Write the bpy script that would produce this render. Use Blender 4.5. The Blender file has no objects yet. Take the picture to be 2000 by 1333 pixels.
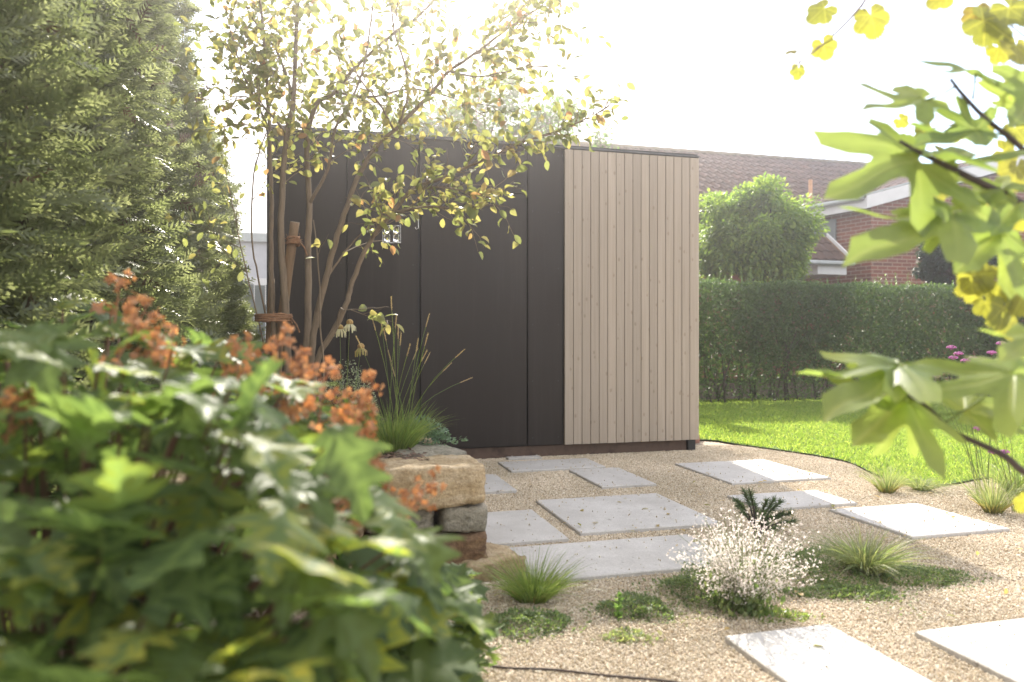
import bpy, math, random
import numpy as np
from mathutils import Vector, Matrix

R = math.radians
random.seed(7); rng = np.random.default_rng(7)
sc = bpy.context.scene
col = sc.collection

# ------------------------------------------------------------------ camera
F, CX, HY, H = 1450.0, 1000.0, 660.0, 0.95      # focal length in photo pixels, centre, horizon, eye height
cam = bpy.data.cameras.new('camera')
cam.sensor_width = 36; cam.lens = F/2000*36
cam.shift_y = -(666.5-HY)/2000
cam.clip_start = .05; cam.clip_end = 500
cam.dof.use_dof = True; cam.dof.focus_distance = 4.5; cam.dof.aperture_fstop = 2.3
cam.dof.aperture_blades = 0
camo = bpy.data.objects.new('camera', cam); col.objects.link(camo)
camo.location = (0, 0, H); camo.rotation_euler = (R(90), 0, 0); sc.camera = camo

# ------------------------------------------------------------------ sky, sun, exposure
SUN_AZ, SUN_EL = R(-6.6), R(36.5)
world = bpy.data.worlds.new('World'); sc.world = world; world.use_nodes = True
nt = world.node_tree; bg = nt.nodes['Background']
sky = nt.nodes.new('ShaderNodeTexSky'); sky.sky_type = 'NISHITA'; sky.sun_disc = False
sky.sun_elevation = SUN_EL; sky.sun_rotation = SUN_AZ; sky.dust_density = .4
tc = nt.nodes.new('ShaderNodeTexCoord'); mp = nt.nodes.new('ShaderNodeMapping'); mp.inputs['Scale'].default_value = (1, 1, 2.2)
mp.inputs['Location'].default_value = (.3, .1, .5)
nz = nt.nodes.new('ShaderNodeTexNoise'); nz.inputs['Scale'].default_value = 1.7; nz.inputs['Detail'].default_value = 7; nz.inputs['Roughness'].default_value = .55
rp = nt.nodes.new('ShaderNodeValToRGB'); rp.color_ramp.elements[0].position = .24; rp.color_ramp.elements[1].position = .5
cl = nt.nodes.new('ShaderNodeMix'); cl.data_type = 'RGBA'; cl.blend_type = 'MULTIPLY'; cl.inputs[0].default_value = 1
cl.inputs[7].default_value = (1.25, 1.24, 1.26, 1)
mx = nt.nodes.new('ShaderNodeMix'); mx.data_type = 'RGBA'
L = nt.links.new
L(tc.outputs['Generated'], mp.inputs[0]); L(mp.outputs[0], nz.inputs['Vector']); L(nz.outputs[0], rp.inputs[0])
cl.inputs[6].default_value = (2.42, 2.36, 2.3, 1)
L(rp.outputs[0], mx.inputs[0]); L(sky.outputs[0], mx.inputs[6]); L(cl.outputs[2], mx.inputs[7])
L(mx.outputs[2], bg.inputs[0]); bg.inputs[1].default_value = .15
sd = bpy.data.lights.new('sun', 'SUN'); sd.energy = 2.9; sd.angle = R(.55); sd.color = (1, .93, .82)
so = bpy.data.objects.new('sun', sd); col.objects.link(so)
SUNV = Vector((math.sin(SUN_AZ)*math.cos(SUN_EL), math.cos(SUN_AZ)*math.cos(SUN_EL), math.sin(SUN_EL)))
so.rotation_euler = SUNV.to_track_quat('Z', 'Y').to_euler(); so.location = SUNV*60
vs = sc.view_settings; vs.view_transform = 'Standard'; vs.look = 'None'; vs.exposure = 2.12; vs.gamma = 1; vs.use_curve_mapping = False
sc.cycles.max_bounces = 8; sc.cycles.transparent_max_bounces = 8; sc.cycles.use_denoising = True

# ------------------------------------------------------------------ measuring helpers
U = Vector((math.cos(R(15)), math.sin(R(15)), 0)); V = Vector((-U.y, U.x, 0)); Z = Vector((0, 0, 1))
def G(x, y, z=0.):                       # photo pixel -> point on a level plane
    Y = F*(H-z)/(y-HY); return Vector(((x-CX)/F*Y, Y, z))
def P(x, y, Y):                          # photo pixel at a measured distance
    return Vector(((x-CX)/F*Y, Y, H-(y-HY)/F*Y))

# ------------------------------------------------------------------ object helpers
def tag(o, label=None, cat=None, group=None, kind=None):
    if label: o['label'] = label
    if cat: o['category'] = cat
    if group: o['group'] = group
    if kind: o['kind'] = kind
    return o
def empty(name, loc=(0, 0, 0), label=None, cat=None, group=None):
    o = bpy.data.objects.new(name, None); o.empty_display_size = .1; o.location = loc; col.objects.link(o)
    return tag(o, label, cat, group)
def link(name, me, parent=None, mat=None):
    o = bpy.data.objects.new(name, me); col.objects.link(o)
    if mat is not None and not me.materials: me.materials.append(mat)
    if parent is not None:               # parts are modelled in world coordinates
        o.parent = parent
        if parent.parent is None: o.matrix_parent_inverse = Matrix.Translation(-parent.location)
    return o
class MB:
    def __init__(s): s.v = []; s.f = []; s.r = []
    def add(s, vs, fs, rnd=None):
        b = len(s.v); s.v += [tuple(q) for q in vs]; s.f += [tuple(i+b for i in f) for f in fs]
        s.r += [random.random() if rnd is None else rnd]*len(fs)
    def box(s, o, a, b, c, rnd=None):     # corner + three edge vectors
        o, a, b, c = map(Vector, (o, a, b, c))
        if a.cross(b).dot(c) < 0: a, b = b, a
        vs = [o, o+a, o+a+b, o+b, o+c, o+a+c, o+a+b+c, o+b+c]
        s.add(vs, [(3, 2, 1, 0), (4, 5, 6, 7), (0, 1, 5, 4), (1, 2, 6, 5), (2, 3, 7, 6), (3, 0, 4, 7)], rnd)
    def tube(s, pts, rad, n=6, cap=True, rnd=None):
        pts = [Vector(p) for p in pts]; m = len(pts)
        if not hasattr(rad, '__len__'): rad = [rad]*m
        vs = []; prev = None
        for i, p in enumerate(pts):
            d = (pts[min(i+1, m-1)]-pts[max(i-1, 0)])
            d = d.normalized() if d.length > 1e-9 else Vector((0, 0, 1))
            if prev is None:
                a = d.cross(Vector((0.31, 0.9, 0.28)))
                if a.length < 1e-3: a = d.cross(Vector((1, 0, 0)))
                a.normalize()
            else:
                a = prev-d*prev.dot(d); a.normalize()
            prev = a; b = d.cross(a)
            for k in range(n):
                t = 2*math.pi*k/n; vs.append(p+(a*math.cos(t)+b*math.sin(t))*rad[i])
        fs = [(i*n+k, i*n+(k+1) % n, (i+1)*n+(k+1) % n, (i+1)*n+k) for i in range(m-1) for k in range(n)]
        if cap: fs += [tuple(range(n-1, -1, -1)), tuple((m-1)*n+k for k in range(n))]
        s.add(vs, fs, rnd)
    def mesh(s, name, smooth=False):
        me = bpy.data.meshes.new(name); me.from_pydata(s.v, [], s.f); me.update()
        if smooth: me.shade_smooth()
        a = me.attributes.new('rnd', 'FLOAT', 'FACE'); a.data.foreach_set('value', np.array(s.r, np.float32))
        return me
    def build(s, name, mat, parent=None, smooth=False):
        me = s.mesh(name, smooth); return link(name, me, parent, mat)
def npmesh(name, V_, F_, rnd=None, smooth=False, extra=None):
    me = bpy.data.meshes.new(name); nv = len(V_); nf = len(F_); k = F_.shape[1]
    me.vertices.add(nv); me.vertices.foreach_set('co', V_.astype(np.float32).ravel())
    me.loops.add(nf*k); me.loops.foreach_set('vertex_index', F_.astype(np.int32).ravel())
    me.polygons.add(nf); me.polygons.foreach_set('loop_start', (np.arange(nf)*k).astype(np.int32))
    try: me.polygons.foreach_set('loop_total', np.full(nf, k, np.int32))
    except Exception: pass
    if rnd is not None:
        a = me.attributes.new('rnd', 'FLOAT', 'FACE'); a.data.foreach_set('value', rnd.astype(np.float32))
    for nm, val in (extra or {}).items():
        a = me.attributes.new(nm, 'FLOAT', 'POINT'); a.data.foreach_set('value', val.astype(np.float32))
    if smooth: me.polygons.foreach_set('use_smooth', np.ones(nf, bool))
    me.update(); me.validate(); return me
def unit(a): return a/np.maximum(np.linalg.norm(a, axis=-1, keepdims=True), 1e-9)
def frames(d, n):                        # arrays of leaf axis d and approximate normal n -> (M,3,3) columns x,y,z with y=d
    d = unit(d); x = unit(np.cross(d, n)); z = np.cross(x, d)
    return np.stack([x, d, z], axis=2)
def scatter(name, proto, pos, d, n, size, mat, parent=None, smooth=False):   # join many copies of a small prototype into one mesh
    pv, pf = proto[0], proto[1]; M = len(pos); fr = frames(d, n)
    size = np.broadcast_to(np.asarray(size, float), (M,))
    W = np.einsum('mij,kj->mki', fr, pv)*size[:, None, None]+pos[:, None, :]
    FF = (pf[None]+(np.arange(M)*len(pv))[:, None, None]).reshape(-1, pf.shape[1])
    rnd = np.repeat(rng.random(M), len(pf))
    ex = {}
    if len(proto) > 2: ex = {k: np.tile(v, M) for k, v in proto[2].items()}
    me = npmesh(name, W.reshape(-1, 3), FF, rnd, smooth, ex)
    return tag(link(name, me, parent, mat), kind='stuff')
def rv(n): return unit(rng.normal(size=(n, 3)))
# prototypes (unit length along +y)
DIAMOND = (np.array([(0, 0, 0), (.27, .42, .05), (0, 1, -.04), (-.27, .42, .05), (0, .45, 0)]), np.array([(0, 1, 4), (1, 2, 4), (0, 4, 3), (4, 2, 3)]))
OVAL = (np.array([(0, 0, 0), (.2, .2, .07), (.28, .5, .09), (.18, .8, .04), (0, 1, -.08), (-.18, .8, .04), (-.28, .5, .09), (-.2, .2, .07), (0, .2, 0), (0, .5, .02), (0, .8, -.02)]),
        np.array([(0, 1, 8), (0, 8, 7), (1, 2, 9), (1, 9, 8), (8, 9, 6), (8, 6, 7), (2, 3, 10), (2, 10, 9), (9, 10, 5), (9, 5, 6), (3, 4, 10), (10, 4, 5)]))
def spray_proto():                       # flat conifer spray
    v = []; f = []
    def strip(a, b, w):
        a = np.array(a, float); b = np.array(b, float); dd = b-a; s = np.array([-dd[1], dd[0], 0]); s = s/np.linalg.norm(s)*w
        i = len(v); v.extend([a-s, a+s, (a+b)/2+s*1.3+(0, 0, .01), (a+b)/2-s*1.3+(0, 0, .01), b+(0, 0, -.02)]); f.extend([(i, i+1, i+2), (i, i+2, i+3), (i+3, i+2, i+4)])
    strip((0, 0, 0), (0, 1, -.1), .022)
    for k in range(5):
        t = .12+.17*k; l = .42*(1-t*.75)
        for s in (-1, 1): strip((0, t, -.08*t), (s*l*.72, t+l*.72, -.08*t-.05*l), .026)
    return np.array(v), np.array(f)
SPRAY = spray_proto()
def pinnate_proto(n=6):
    v = []; f = []
    for k in range(n):
        t = .15+.8*k/(n-1)
        for s in (-1, 1):
            i = len(v); a = np.array((0, t, -.18*t*t)); b = a+np.array((s*.30, .1, -.06)); w = np.array((s*-.03, .13, 0)); w2 = np.array((s*.13, .05, -.02))
            v.extend([a, a+w2-w*.7, b, a+w2+w*.7]); f.extend([(i, i+1, i+2), (i, i+2, i+3)])
    return np.array(v), np.array(f)
PINNATE = pinnate_proto()
def blades(name, pos, lean, length, width, mat, parent=None, seg=3, droop=.5):
    M = len(pos); lean = unit(lean); length = np.broadcast_to(length, (M,)); width = np.broadcast_to(width, (M,))
    side = unit(np.cross(lean, rv(M))); vs = []
    hor = lean.copy(); hor[:, 2] = 0; hor = hor+rng.normal(size=(M, 3))*[.15, .15, 0]
    dr = np.broadcast_to(droop, (M,))
    for k in range(seg+1):
        t = k/seg; c = pos+lean*(length*t)[:, None]+hor*(length*dr*t*t)[:, None]-np.array([0, 0, 1])*(length*dr*.55*t**2.2)[:, None]
        w = width*(1-t)**.7/2
        if k < seg: vs += [c-side*w[:, None], c+side*w[:, None]]
        else: vs += [c]
    Vv = np.stack(vs, 1); n = Vv.shape[1]; fs = []
    for k in range(seg-1): a = 2*k; fs += [(a, a+1, a+3), (a, a+3, a+2)]
    fs += [(2*seg-2, 2*seg-1, 2*seg)]
    fs = np.array(fs); FF = (fs[None]+(np.arange(M)*n)[:, None, None]).reshape(-1, 3)
    me = npmesh(name, Vv.reshape(-1, 3), FF, np.repeat(rng.random(M), len(fs)))
    return tag(link(name, me, parent, mat), kind='stuff')
def smooth_path(pts, n=5):
    pts = [Vector(p) for p in pts]; out = []
    q = [pts[0]*2-pts[1]]+pts+[pts[-1]*2-pts[-2]]
    for i in range(1, len(q)-2):
        a, b, c, d = q[i-1:i+3]
        for k in range(n):
            t = k/n; out.append(.5*((2*b)+(c-a)*t+(2*a-5*b+4*c-d)*t*t+(3*b-a-3*c+d)*t**3))
    return out+[pts[-1]]

# ------------------------------------------------------------------ materials
def mat(name):
    m = bpy.data.materials.new(name); m.use_nodes = True; return m, m.node_tree, m.node_tree.nodes['Principled BSDF']
def N(t, kind, **kw):
    n = t.nodes.new(kind)
    for k, v in kw.items():
        if k in n.inputs: n.inputs[k].default_value = v
        else: setattr(n, k, v)
    return n
def ramp(t, cols, pos=None):
    r = t.nodes.new('ShaderNodeValToRGB'); e = r.color_ramp.elements
    while len(e) < len(cols): e.new(.5)
    for i, c in enumerate(cols): e[i].position = pos[i] if pos else i/(len(cols)-1); e[i].color = (*c, 1)
    return r
def leafmat(name, cols, trans=.45, rough=.42, attr=True, tint=(1.25, 1.3, .7), vein=None, spec=.5, pos=None):
    m, t, b = mat(name); l = t.links.new
    src = N(t, 'ShaderNodeAttribute', attribute_name='rnd').outputs['Fac'] if attr else N(t, 'ShaderNodeObjectInfo').outputs['Random']
    r = ramp(t, cols, pos); l(src, r.inputs[0]); c = r.outputs[0]
    if not attr:                                     # blotches on large leaves
        tc = N(t, 'ShaderNodeTexCoord'); nz = N(t, 'ShaderNodeTexNoise', Scale=5., Detail=6.); l(tc.outputs['Object'], nz.inputs['Vector'])
        rr = ramp(t, [(.86, .86, .86), (1.08, 1.07, 1.05)], [.35, .7]); l(nz.outputs[0], rr.inputs[0])
        mm = N(t, 'ShaderNodeMix', data_type='RGBA', blend_type='MULTIPLY'); mm.inputs[0].default_value = 1; l(c, mm.inputs[6]); l(rr.outputs[0], mm.inputs[7]); c = mm.outputs[2]
    if vein:
        a = N(t, 'ShaderNodeAttribute', attribute_name='vein'); vr = ramp(t, [(1, 1, 1), (0, 0, 0)], [.008, .028]); l(a.outputs['Fac'], vr.inputs[0])
        mm = N(t, 'ShaderNodeMix', data_type='RGBA'); l(vr.outputs[0], mm.inputs[0]); l(c, mm.inputs[6]); mm.inputs[7].default_value = (*vein, 1); c = mm.outputs[2]
        bp = N(t, 'ShaderNodeBump', Strength=.35, Distance=.004); l(vr.outputs[0], bp.inputs['Height']); l(bp.outputs[0], b.inputs['Normal'])
    l(c, b.inputs['Base Color']); b.inputs['Roughness'].default_value = rough; b.inputs['Specular IOR Level'].default_value = spec
    tr = N(t, 'ShaderNodeBsdfTranslucent'); mu = N(t, 'ShaderNodeMix', data_type='RGBA', blend_type='MULTIPLY'); mu.inputs[0].default_value = 1
    mu.inputs[7].default_value = (*tint, 1); l(c, mu.inputs[6])
    sc2 = N(t, 'ShaderNodeVectorMath', operation='SCALE'); sc2.inputs['Scale'].default_value = 1.7; l(mu.outputs[2], sc2.inputs[0]); l(sc2.outputs[0], tr.inputs['Color'])
    ms = N(t, 'ShaderNodeMixShader'); ms.inputs[0].default_value = trans
    l(b.outputs[0], ms.inputs[1]); l(tr.outputs[0], ms.inputs[2]); l(ms.outputs[0], t.nodes['Material Output'].inputs['Surface'])
    return m
def plain(name, cols, rough=.7, scale=6., detail=6., bump=0., coords='Object', stretch=(1, 1, 1), pos=None, metallic=0., spec=.5, bdist=.01, rndmix=0.):
    m, t, b = mat(name); l = t.links.new
    tc = N(t, 'ShaderNodeTexCoord'); mp = N(t, 'ShaderNodeMapping', Scale=stretch); nz = N(t, 'ShaderNodeTexNoise', Scale=scale, Detail=detail, Roughness=.6)
    l(tc.outputs[coords], mp.inputs[0]); l(mp.outputs[0], nz.inputs['Vector'])
    r = ramp(t, cols, pos or [.3+.4*i/(max(len(cols)-1, 1)) for i in range(len(cols))]); l(nz.outputs[0], r.inputs[0]); c = r.outputs[0]
    if rndmix:
        oi = N(t, 'ShaderNodeObjectInfo'); hs = N(t, 'ShaderNodeHueSaturation'); ma = N(t, 'ShaderNodeMapRange'); ma.inputs[3].default_value = 1-rndmix; ma.inputs[4].default_value = 1+rndmix
        l(oi.outputs['Random'], ma.inputs[0]); l(ma.outputs[0], hs.inputs['Value']); l(c, hs.inputs['Color']); c = hs.outputs[0]
        ad = N(t, 'ShaderNodeVectorMath', operation='ADD'); l(tc.outputs[coords], ad.inputs[0]); sm = N(t, 'ShaderNodeMath', operation='MULTIPLY'); sm.inputs[1].default_value = 37.; l(oi.outputs['Random'], sm.inputs[0])
        l(sm.outputs[0], ad.inputs[1]); l(ad.outputs[0], mp.inputs[0])
    l(c, b.inputs['Base Color']); b.inputs['Roughness'].default_value = rough; b.inputs['Metallic'].default_value = metallic; b.inputs['Specular IOR Level'].default_value = spec
    if bump:
        bp = N(t, 'ShaderNodeBump', Strength=bump, Distance=bdist); l(nz.outputs[0], bp.inputs['Height']); l(bp.outputs[0], b.inputs['Normal'])
    return m
def gravel_mat():
    m, t, b = mat('gravel'); l = t.links.new; tc = N(t, 'ShaderNodeTexCoord')
    vo = N(t, 'ShaderNodeTexVoronoi', Scale=95.); l(tc.outputs['Object'], vo.inputs['Vector'])
    r = ramp(t, [(.34, .27, .19), (.50, .42, .33), (.60, .52, .43), (.42, .33, .25), (.68, .62, .55)]); l(vo.outputs['Color'], r.inputs[0])
    n2 = N(t, 'ShaderNodeTexNoise', Scale=2.2, Detail=5.); l(tc.outputs['Object'], n2.inputs['Vector'])
    r2 = ramp(t, [(.72, .70, .66), (1.1, 1.07, 1.02)], [.35, .65]); l(n2.outputs[0], r2.inputs[0])
    mm = N(t, 'ShaderNodeMix', data_type='RGBA', blend_type='MULTIPLY'); mm.inputs[0].default_value = 1; l(r.outputs[0], mm.inputs[6]); l(r2.outputs[0], mm.inputs[7])
    l(mm.outputs[2], b.inputs['Base Color']); b.inputs['Roughness'].default_value = .9
    bp = N(t, 'ShaderNodeBump', Strength=1., Distance=.012, invert=True); l(vo.outputs['Distance'], bp.inputs['Height']); l(bp.outputs[0], b.inputs['Normal'])
    return m
def pebble_mat():
    m, t, b = mat('pebble'); l = t.links.new; oi = N(t, 'ShaderNodeObjectInfo')
    r = ramp(t, [(.33, .26, .165), (.50, .43, .315), (.60, .53, .41), (.50, .40, .275), (.70, .65, .55), (.44, .38, .29)]); l(oi.outputs['Random'], r.inputs[0])
    ge = N(t, 'ShaderNodeNewGeometry'); pn = N(t, 'ShaderNodeTexNoise', Scale=1.6, Detail=5.); l(ge.outputs['Position'], pn.inputs['Vector'])
    pr = ramp(t, [(.86, .84, .81), (1.12, 1.10, 1.10)], [.36, .62]); l(pn.outputs[0], pr.inputs[0])
    mm = N(t, 'ShaderNodeMix', data_type='RGBA', blend_type='MULTIPLY'); mm.inputs[0].default_value = 1; l(r.outputs[0], mm.inputs[6]); l(pr.outputs[0], mm.inputs[7])
    l(mm.outputs[2], b.inputs['Base Color']); b.inputs['Roughness'].default_value = .75; return m
def slab_mat():
    m, t, b = mat('pale_concrete'); l = t.links.new; tc = N(t, 'ShaderNodeTexCoord'); oi = N(t, 'ShaderNodeObjectInfo')
    mv = N(t, 'ShaderNodeVectorMath', operation='MULTIPLY_ADD'); mv.inputs[1].default_value = (1, 1, 1); l(tc.outputs['Object'], mv.inputs[0]); sm = N(t, 'ShaderNodeMath', operation='MULTIPLY'); sm.inputs[1].default_value = 23.; l(oi.outputs['Random'], sm.inputs[0]); l(sm.outputs[0], mv.inputs[2])
    a = N(t, 'ShaderNodeTexNoise', Scale=3., Detail=8., Roughness=.7); f = N(t, 'ShaderNodeTexNoise', Scale=160., Detail=2.); s = N(t, 'ShaderNodeTexNoise', Scale=28., Detail=3.)
    for q in (a, f, s): l(mv.outputs[0], q.inputs['Vector'])
    r = ramp(t, [(.41, .39, .365), (.56, .54, .515)], [.32, .66]); l(a.outputs[0], r.inputs[0])
    r2 = ramp(t, [(.82, .82, .82), (1.08, 1.08, 1.08)], [.3, .7]); l(f.outputs[0], r2.inputs[0])
    r3 = ramp(t, [(.45, .42, .38), (1, 1, 1)], [.27, .33]); l(s.outputs[0], r3.inputs[0])
    m1 = N(t, 'ShaderNodeMix', data_type='RGBA', blend_type='MULTIPLY'); m1.inputs[0].default_value = 1; l(r.outputs[0], m1.inputs[6]); l(r2.outputs[0], m1.inputs[7])
    m2 = N(t, 'ShaderNodeMix', data_type='RGBA', blend_type='MULTIPLY'); m2.inputs[0].default_value = .9; l(m1.outputs[2], m2.inputs[6]); l(r3.outputs[0], m2.inputs[7])
    l(m2.outputs[2], b.inputs['Base Color']); b.inputs['Roughness'].default_value = .75
    bp = N(t, 'ShaderNodeBump', Strength=.3, Distance=.002); l(f.outputs[0], bp.inputs['Height']); l(bp.outputs[0], b.inputs['Normal']); return m
def wood_mat():
    m, t, b = mat('painted_spruce'); l = t.links.new; tc = N(t, 'ShaderNodeTexCoord'); oi = N(t, 'ShaderNodeObjectInfo')
    sm = N(t, 'ShaderNodeMath', operation='MULTIPLY'); sm.inputs[1].default_value = 51.; l(oi.outputs['Random'], sm.inputs[0])
    ad = N(t, 'ShaderNodeVectorMath', operation='ADD'); l(tc.outputs['Object'], ad.inputs[0]); l(sm.outputs[0], ad.inputs[1])
    mp = N(t, 'ShaderNodeMapping', Scale=(60, 60, 1.6)); l(ad.outputs[0], mp.inputs[0]); g = N(t, 'ShaderNodeTexNoise', Scale=1., Detail=5., Distortion=.4); l(mp.outputs[0], g.inputs['Vector'])
    r = ramp(t, [(.315, .262, .205), (.37, .312, .25)], [.3, .7]); l(g.outputs[0], r.inputs[0])
    mk = N(t, 'ShaderNodeMapping', Scale=(16, 16, 9)); l(ad.outputs[0], mk.inputs[0]); vo = N(t, 'ShaderNodeTexVoronoi', Scale=1., Randomness=1.); l(mk.outputs[0], vo.inputs['Vector'])
    kr = ramp(t, [(.52, .45, .38), (1, 1, 1)], [.1, .17]); l(vo.outputs['Distance'], kr.inputs[0])
    mm = N(t, 'ShaderNodeMix', data_type='RGBA', blend_type='MULTIPLY'); mm.inputs[0].default_value = .5; l(r.outputs[0], mm.inputs[6]); l(kr.outputs[0], mm.inputs[7])
    hs = N(t, 'ShaderNodeHueSaturation'); mr = N(t, 'ShaderNodeMapRange'); mr.inputs[3].default_value = .87; mr.inputs[4].default_value = 1.08; l(oi.outputs['Random'], mr.inputs[0]); l(mr.outputs[0], hs.inputs['Value']); l(mm.outputs[2], hs.inputs['Color'])
    l(hs.outputs[0], b.inputs['Base Color']); b.inputs['Roughness'].default_value = .6
    bp = N(t, 'ShaderNodeBump', Strength=.25, Distance=.002); l(g.outputs[0], bp.inputs['Height']); l(bp.outputs[0], b.inputs['Normal']); return m
def brick_mat():
    m, t, b = mat('red_brick'); l = t.links.new; uv = N(t, 'ShaderNodeUVMap')
    br = N(t, 'ShaderNodeTexBrick', Scale=1.); br.inputs['Color1'].default_value = (.22, .06, .035, 1); br.inputs['Color2'].default_value = (.10, .04, .033, 1); br.inputs['Mortar'].default_value = (.36, .27, .21, 1)
    br.inputs['Mortar Size'].default_value = .009; br.inputs['Brick Width'].default_value = .25; br.inputs['Row Height'].default_value = .08; br.inputs['Bias'].default_value = -.3; br.inputs['Mortar Smooth'].default_value = .1
    l(uv.outputs[0], br.inputs['Vector']); l(br.outputs['Color'], b.inputs['Base Color']); b.inputs['Roughness'].default_value = .85
    bp = N(t, 'ShaderNodeBump', Strength=.8, Distance=.01, invert=True); l(br.outputs['Fac'], bp.inputs['Height']); l(bp.outputs[0], b.inputs['Normal']); return m
def glass_mat(name='clear_glass', tint=(1, 1, 1)):
    m, t, b = mat(name); b.inputs['Base Color'].default_value = (*tint, 1); b.inputs['Transmission Weight'].default_value = 1; b.inputs['Roughness'].default_value = .02; return m

M = {}
M['gravel'] = gravel_mat(); M['pebble'] = pebble_mat(); M['slab'] = slab_mat(); M['wood'] = wood_mat(); M['brick'] = brick_mat(); M['glass'] = glass_mat()
M['soil'] = plain('bed_soil', [(.045, .03, .02), (.10, .07, .05)], .95, 14., 8., .9, bdist=.03)
M['mulch'] = leafmat('mulch', [(.10, .06, .04), (.2, .12, .08), (.07, .045, .03)], .0, .85)
M['lawn'] = plain('lawn_turf', [(.055, .10, .015), (.10, .17, .03)], .9, 9., 8., .8)
M['grass'] = leafmat('lawn_grass', [(.13, .20, .045), (.20, .27, .065), (.29, .32, .1)], .5, .5)
def panel_mat():
    m, t, b = mat('dark_panel'); l = t.links.new; tc = N(t, 'ShaderNodeTexCoord')
    a = N(t, 'ShaderNodeTexNoise', Scale=1.7, Detail=8., Roughness=.6); l(tc.outputs['Object'], a.inputs['Vector'])
    mp = N(t, 'ShaderNodeMapping', Scale=(22, 22, .9)); l(tc.outputs['Object'], mp.inputs[0]); st = N(t, 'ShaderNodeTexNoise', Scale=1., Detail=6., Roughness=.7); l(mp.outputs[0], st.inputs['Vector'])
    f = N(t, 'ShaderNodeTexNoise', Scale=240., Detail=2.); l(tc.outputs['Object'], f.inputs['Vector'])
    r = ramp(t, [(.009, .0052, .0038), (.0145, .009, .007)], [.3, .7]); l(a.outputs[0], r.inputs[0])
    ds = ramp(t, [(0, 0, 0), (.012, .011, .010)], [.5, .8]); l(st.outputs[0], ds.inputs[0])
    ad = N(t, 'ShaderNodeMix', data_type='RGBA', blend_type='ADD'); ad.inputs[0].default_value = 1; l(r.outputs[0], ad.inputs[6]); l(ds.outputs[0], ad.inputs[7]); l(ad.outputs[2], b.inputs['Base Color'])
    mr = N(t, 'ShaderNodeMapRange'); mr.inputs[1].default_value = .3; mr.inputs[2].default_value = .7; mr.inputs[3].default_value = .34; mr.inputs[4].default_value = .55; l(a.outputs[0], mr.inputs[0]); l(mr.outputs[0], b.inputs['Roughness'])
    b.inputs['Specular IOR Level'].default_value = .32
    bp = N(t, 'ShaderNodeBump', Strength=.12, Distance=.001); l(f.outputs[0], bp.inputs['Height']); l(bp.outputs[0], b.inputs['Normal']); return m
M['panel'] = panel_mat()
M['plinth'] = plain('rusty_plinth', [(.05, .028, .02), (.11, .07, .05), (.07, .04, .03)], .75, 9., 7., .3)
M['black'] = plain('black_steel', [(.012, .012, .014), (.02, .02, .022)], .5, 10.)
M['roofedge'] = plain('roof_edge', [(.04, .045, .05), (.09, .095, .1)], .5, 8.)
M['steel'] = plain('bright_steel', [(.55, .55, .56), (.7, .7, .7)], .25, 10., metallic=1.)
def stone_mat(name, cols, fleck):
    m, t, b = mat(name); l = t.links.new; tc = N(t, 'ShaderNodeTexCoord'); oi = N(t, 'ShaderNodeObjectInfo')
    sm = N(t, 'ShaderNodeMath', operation='MULTIPLY'); sm.inputs[1].default_value = 31.; l(oi.outputs['Random'], sm.inputs[0])
    ad = N(t, 'ShaderNodeVectorMath', operation='ADD'); l(tc.outputs['Object'], ad.inputs[0]); l(sm.outputs[0], ad.inputs[1])
    a = N(t, 'ShaderNodeTexNoise', Scale=7., Detail=8., Roughness=.65); f = N(t, 'ShaderNodeTexNoise', Scale=130., Detail=5., Roughness=.7); g_ = N(t, 'ShaderNodeTexNoise', Scale=34., Detail=6., Roughness=.7)
    mp = N(t, 'ShaderNodeMapping', Scale=(1, 1, 3.2)); l(ad.outputs[0], mp.inputs[0]); l(mp.outputs[0], a.inputs['Vector'])
    for q in (f, g_): l(ad.outputs[0], q.inputs['Vector'])
    r = ramp(t, cols, [.3+.4*i/(len(cols)-1) for i in range(len(cols))]); l(a.outputs[0], r.inputs[0])
    r2 = ramp(t, [fleck, (1.1, 1.1, 1.1)], [.34, .56]); l(g_.outputs[0], r2.inputs[0]); r3 = ramp(t, [(.7, .7, .7), (1.2, 1.2, 1.2)], [.3, .7]); l(f.outputs[0], r3.inputs[0])
    m1 = N(t, 'ShaderNodeMix', data_type='RGBA', blend_type='MULTIPLY'); m1.inputs[0].default_value = .85; l(r.outputs[0], m1.inputs[6]); l(r2.outputs[0], m1.inputs[7])
    m2 = N(t, 'ShaderNodeMix', data_type='RGBA', blend_type='MULTIPLY'); m2.inputs[0].default_value = 1.; l(m1.outputs[2], m2.inputs[6]); l(r3.outputs[0], m2.inputs[7])
    l(m2.outputs[2], b.inputs['Base Color']); b.inputs['Roughness'].default_value = .92
    ma = N(t, 'ShaderNodeMath', operation='MULTIPLY_ADD'); ma.inputs[1].default_value = .35; l(f.outputs[0], ma.inputs[0]); l(g_.outputs[0], ma.inputs[2])
    bp = N(t, 'ShaderNodeBump', Strength=.9, Distance=.012); l(ma.outputs[0], bp.inputs['Height']); l(bp.outputs[0], b.inputs['Normal']); return m
M['sand'] = stone_mat('sandstone', [(.33, .24, .13), (.44, .34, .21), (.52, .43, .31)], (.68, .62, .53))
M['greystone'] = stone_mat('grey_stone', [(.19, .175, .14), (.28, .26, .21), (.36, .32, .25)], (.6, .58, .52))
M['brownstone'] = stone_mat('brown_stone', [(.10, .055, .03), (.20, .12, .065), (.30, .20, .11)], (.5, .45, .4))
M['bark'] = plain('smooth_bark', [(.11, .08, .052), (.20, .15, .10), (.145, .105, .068)], .8, 9., 8., .35, stretch=(4, 4, .8), bdist=.01)
M['darkbark'] = plain('dark_bark', [(.03, .02, .018), (.07, .05, .04)], .75, 20., 6., .3)
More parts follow.
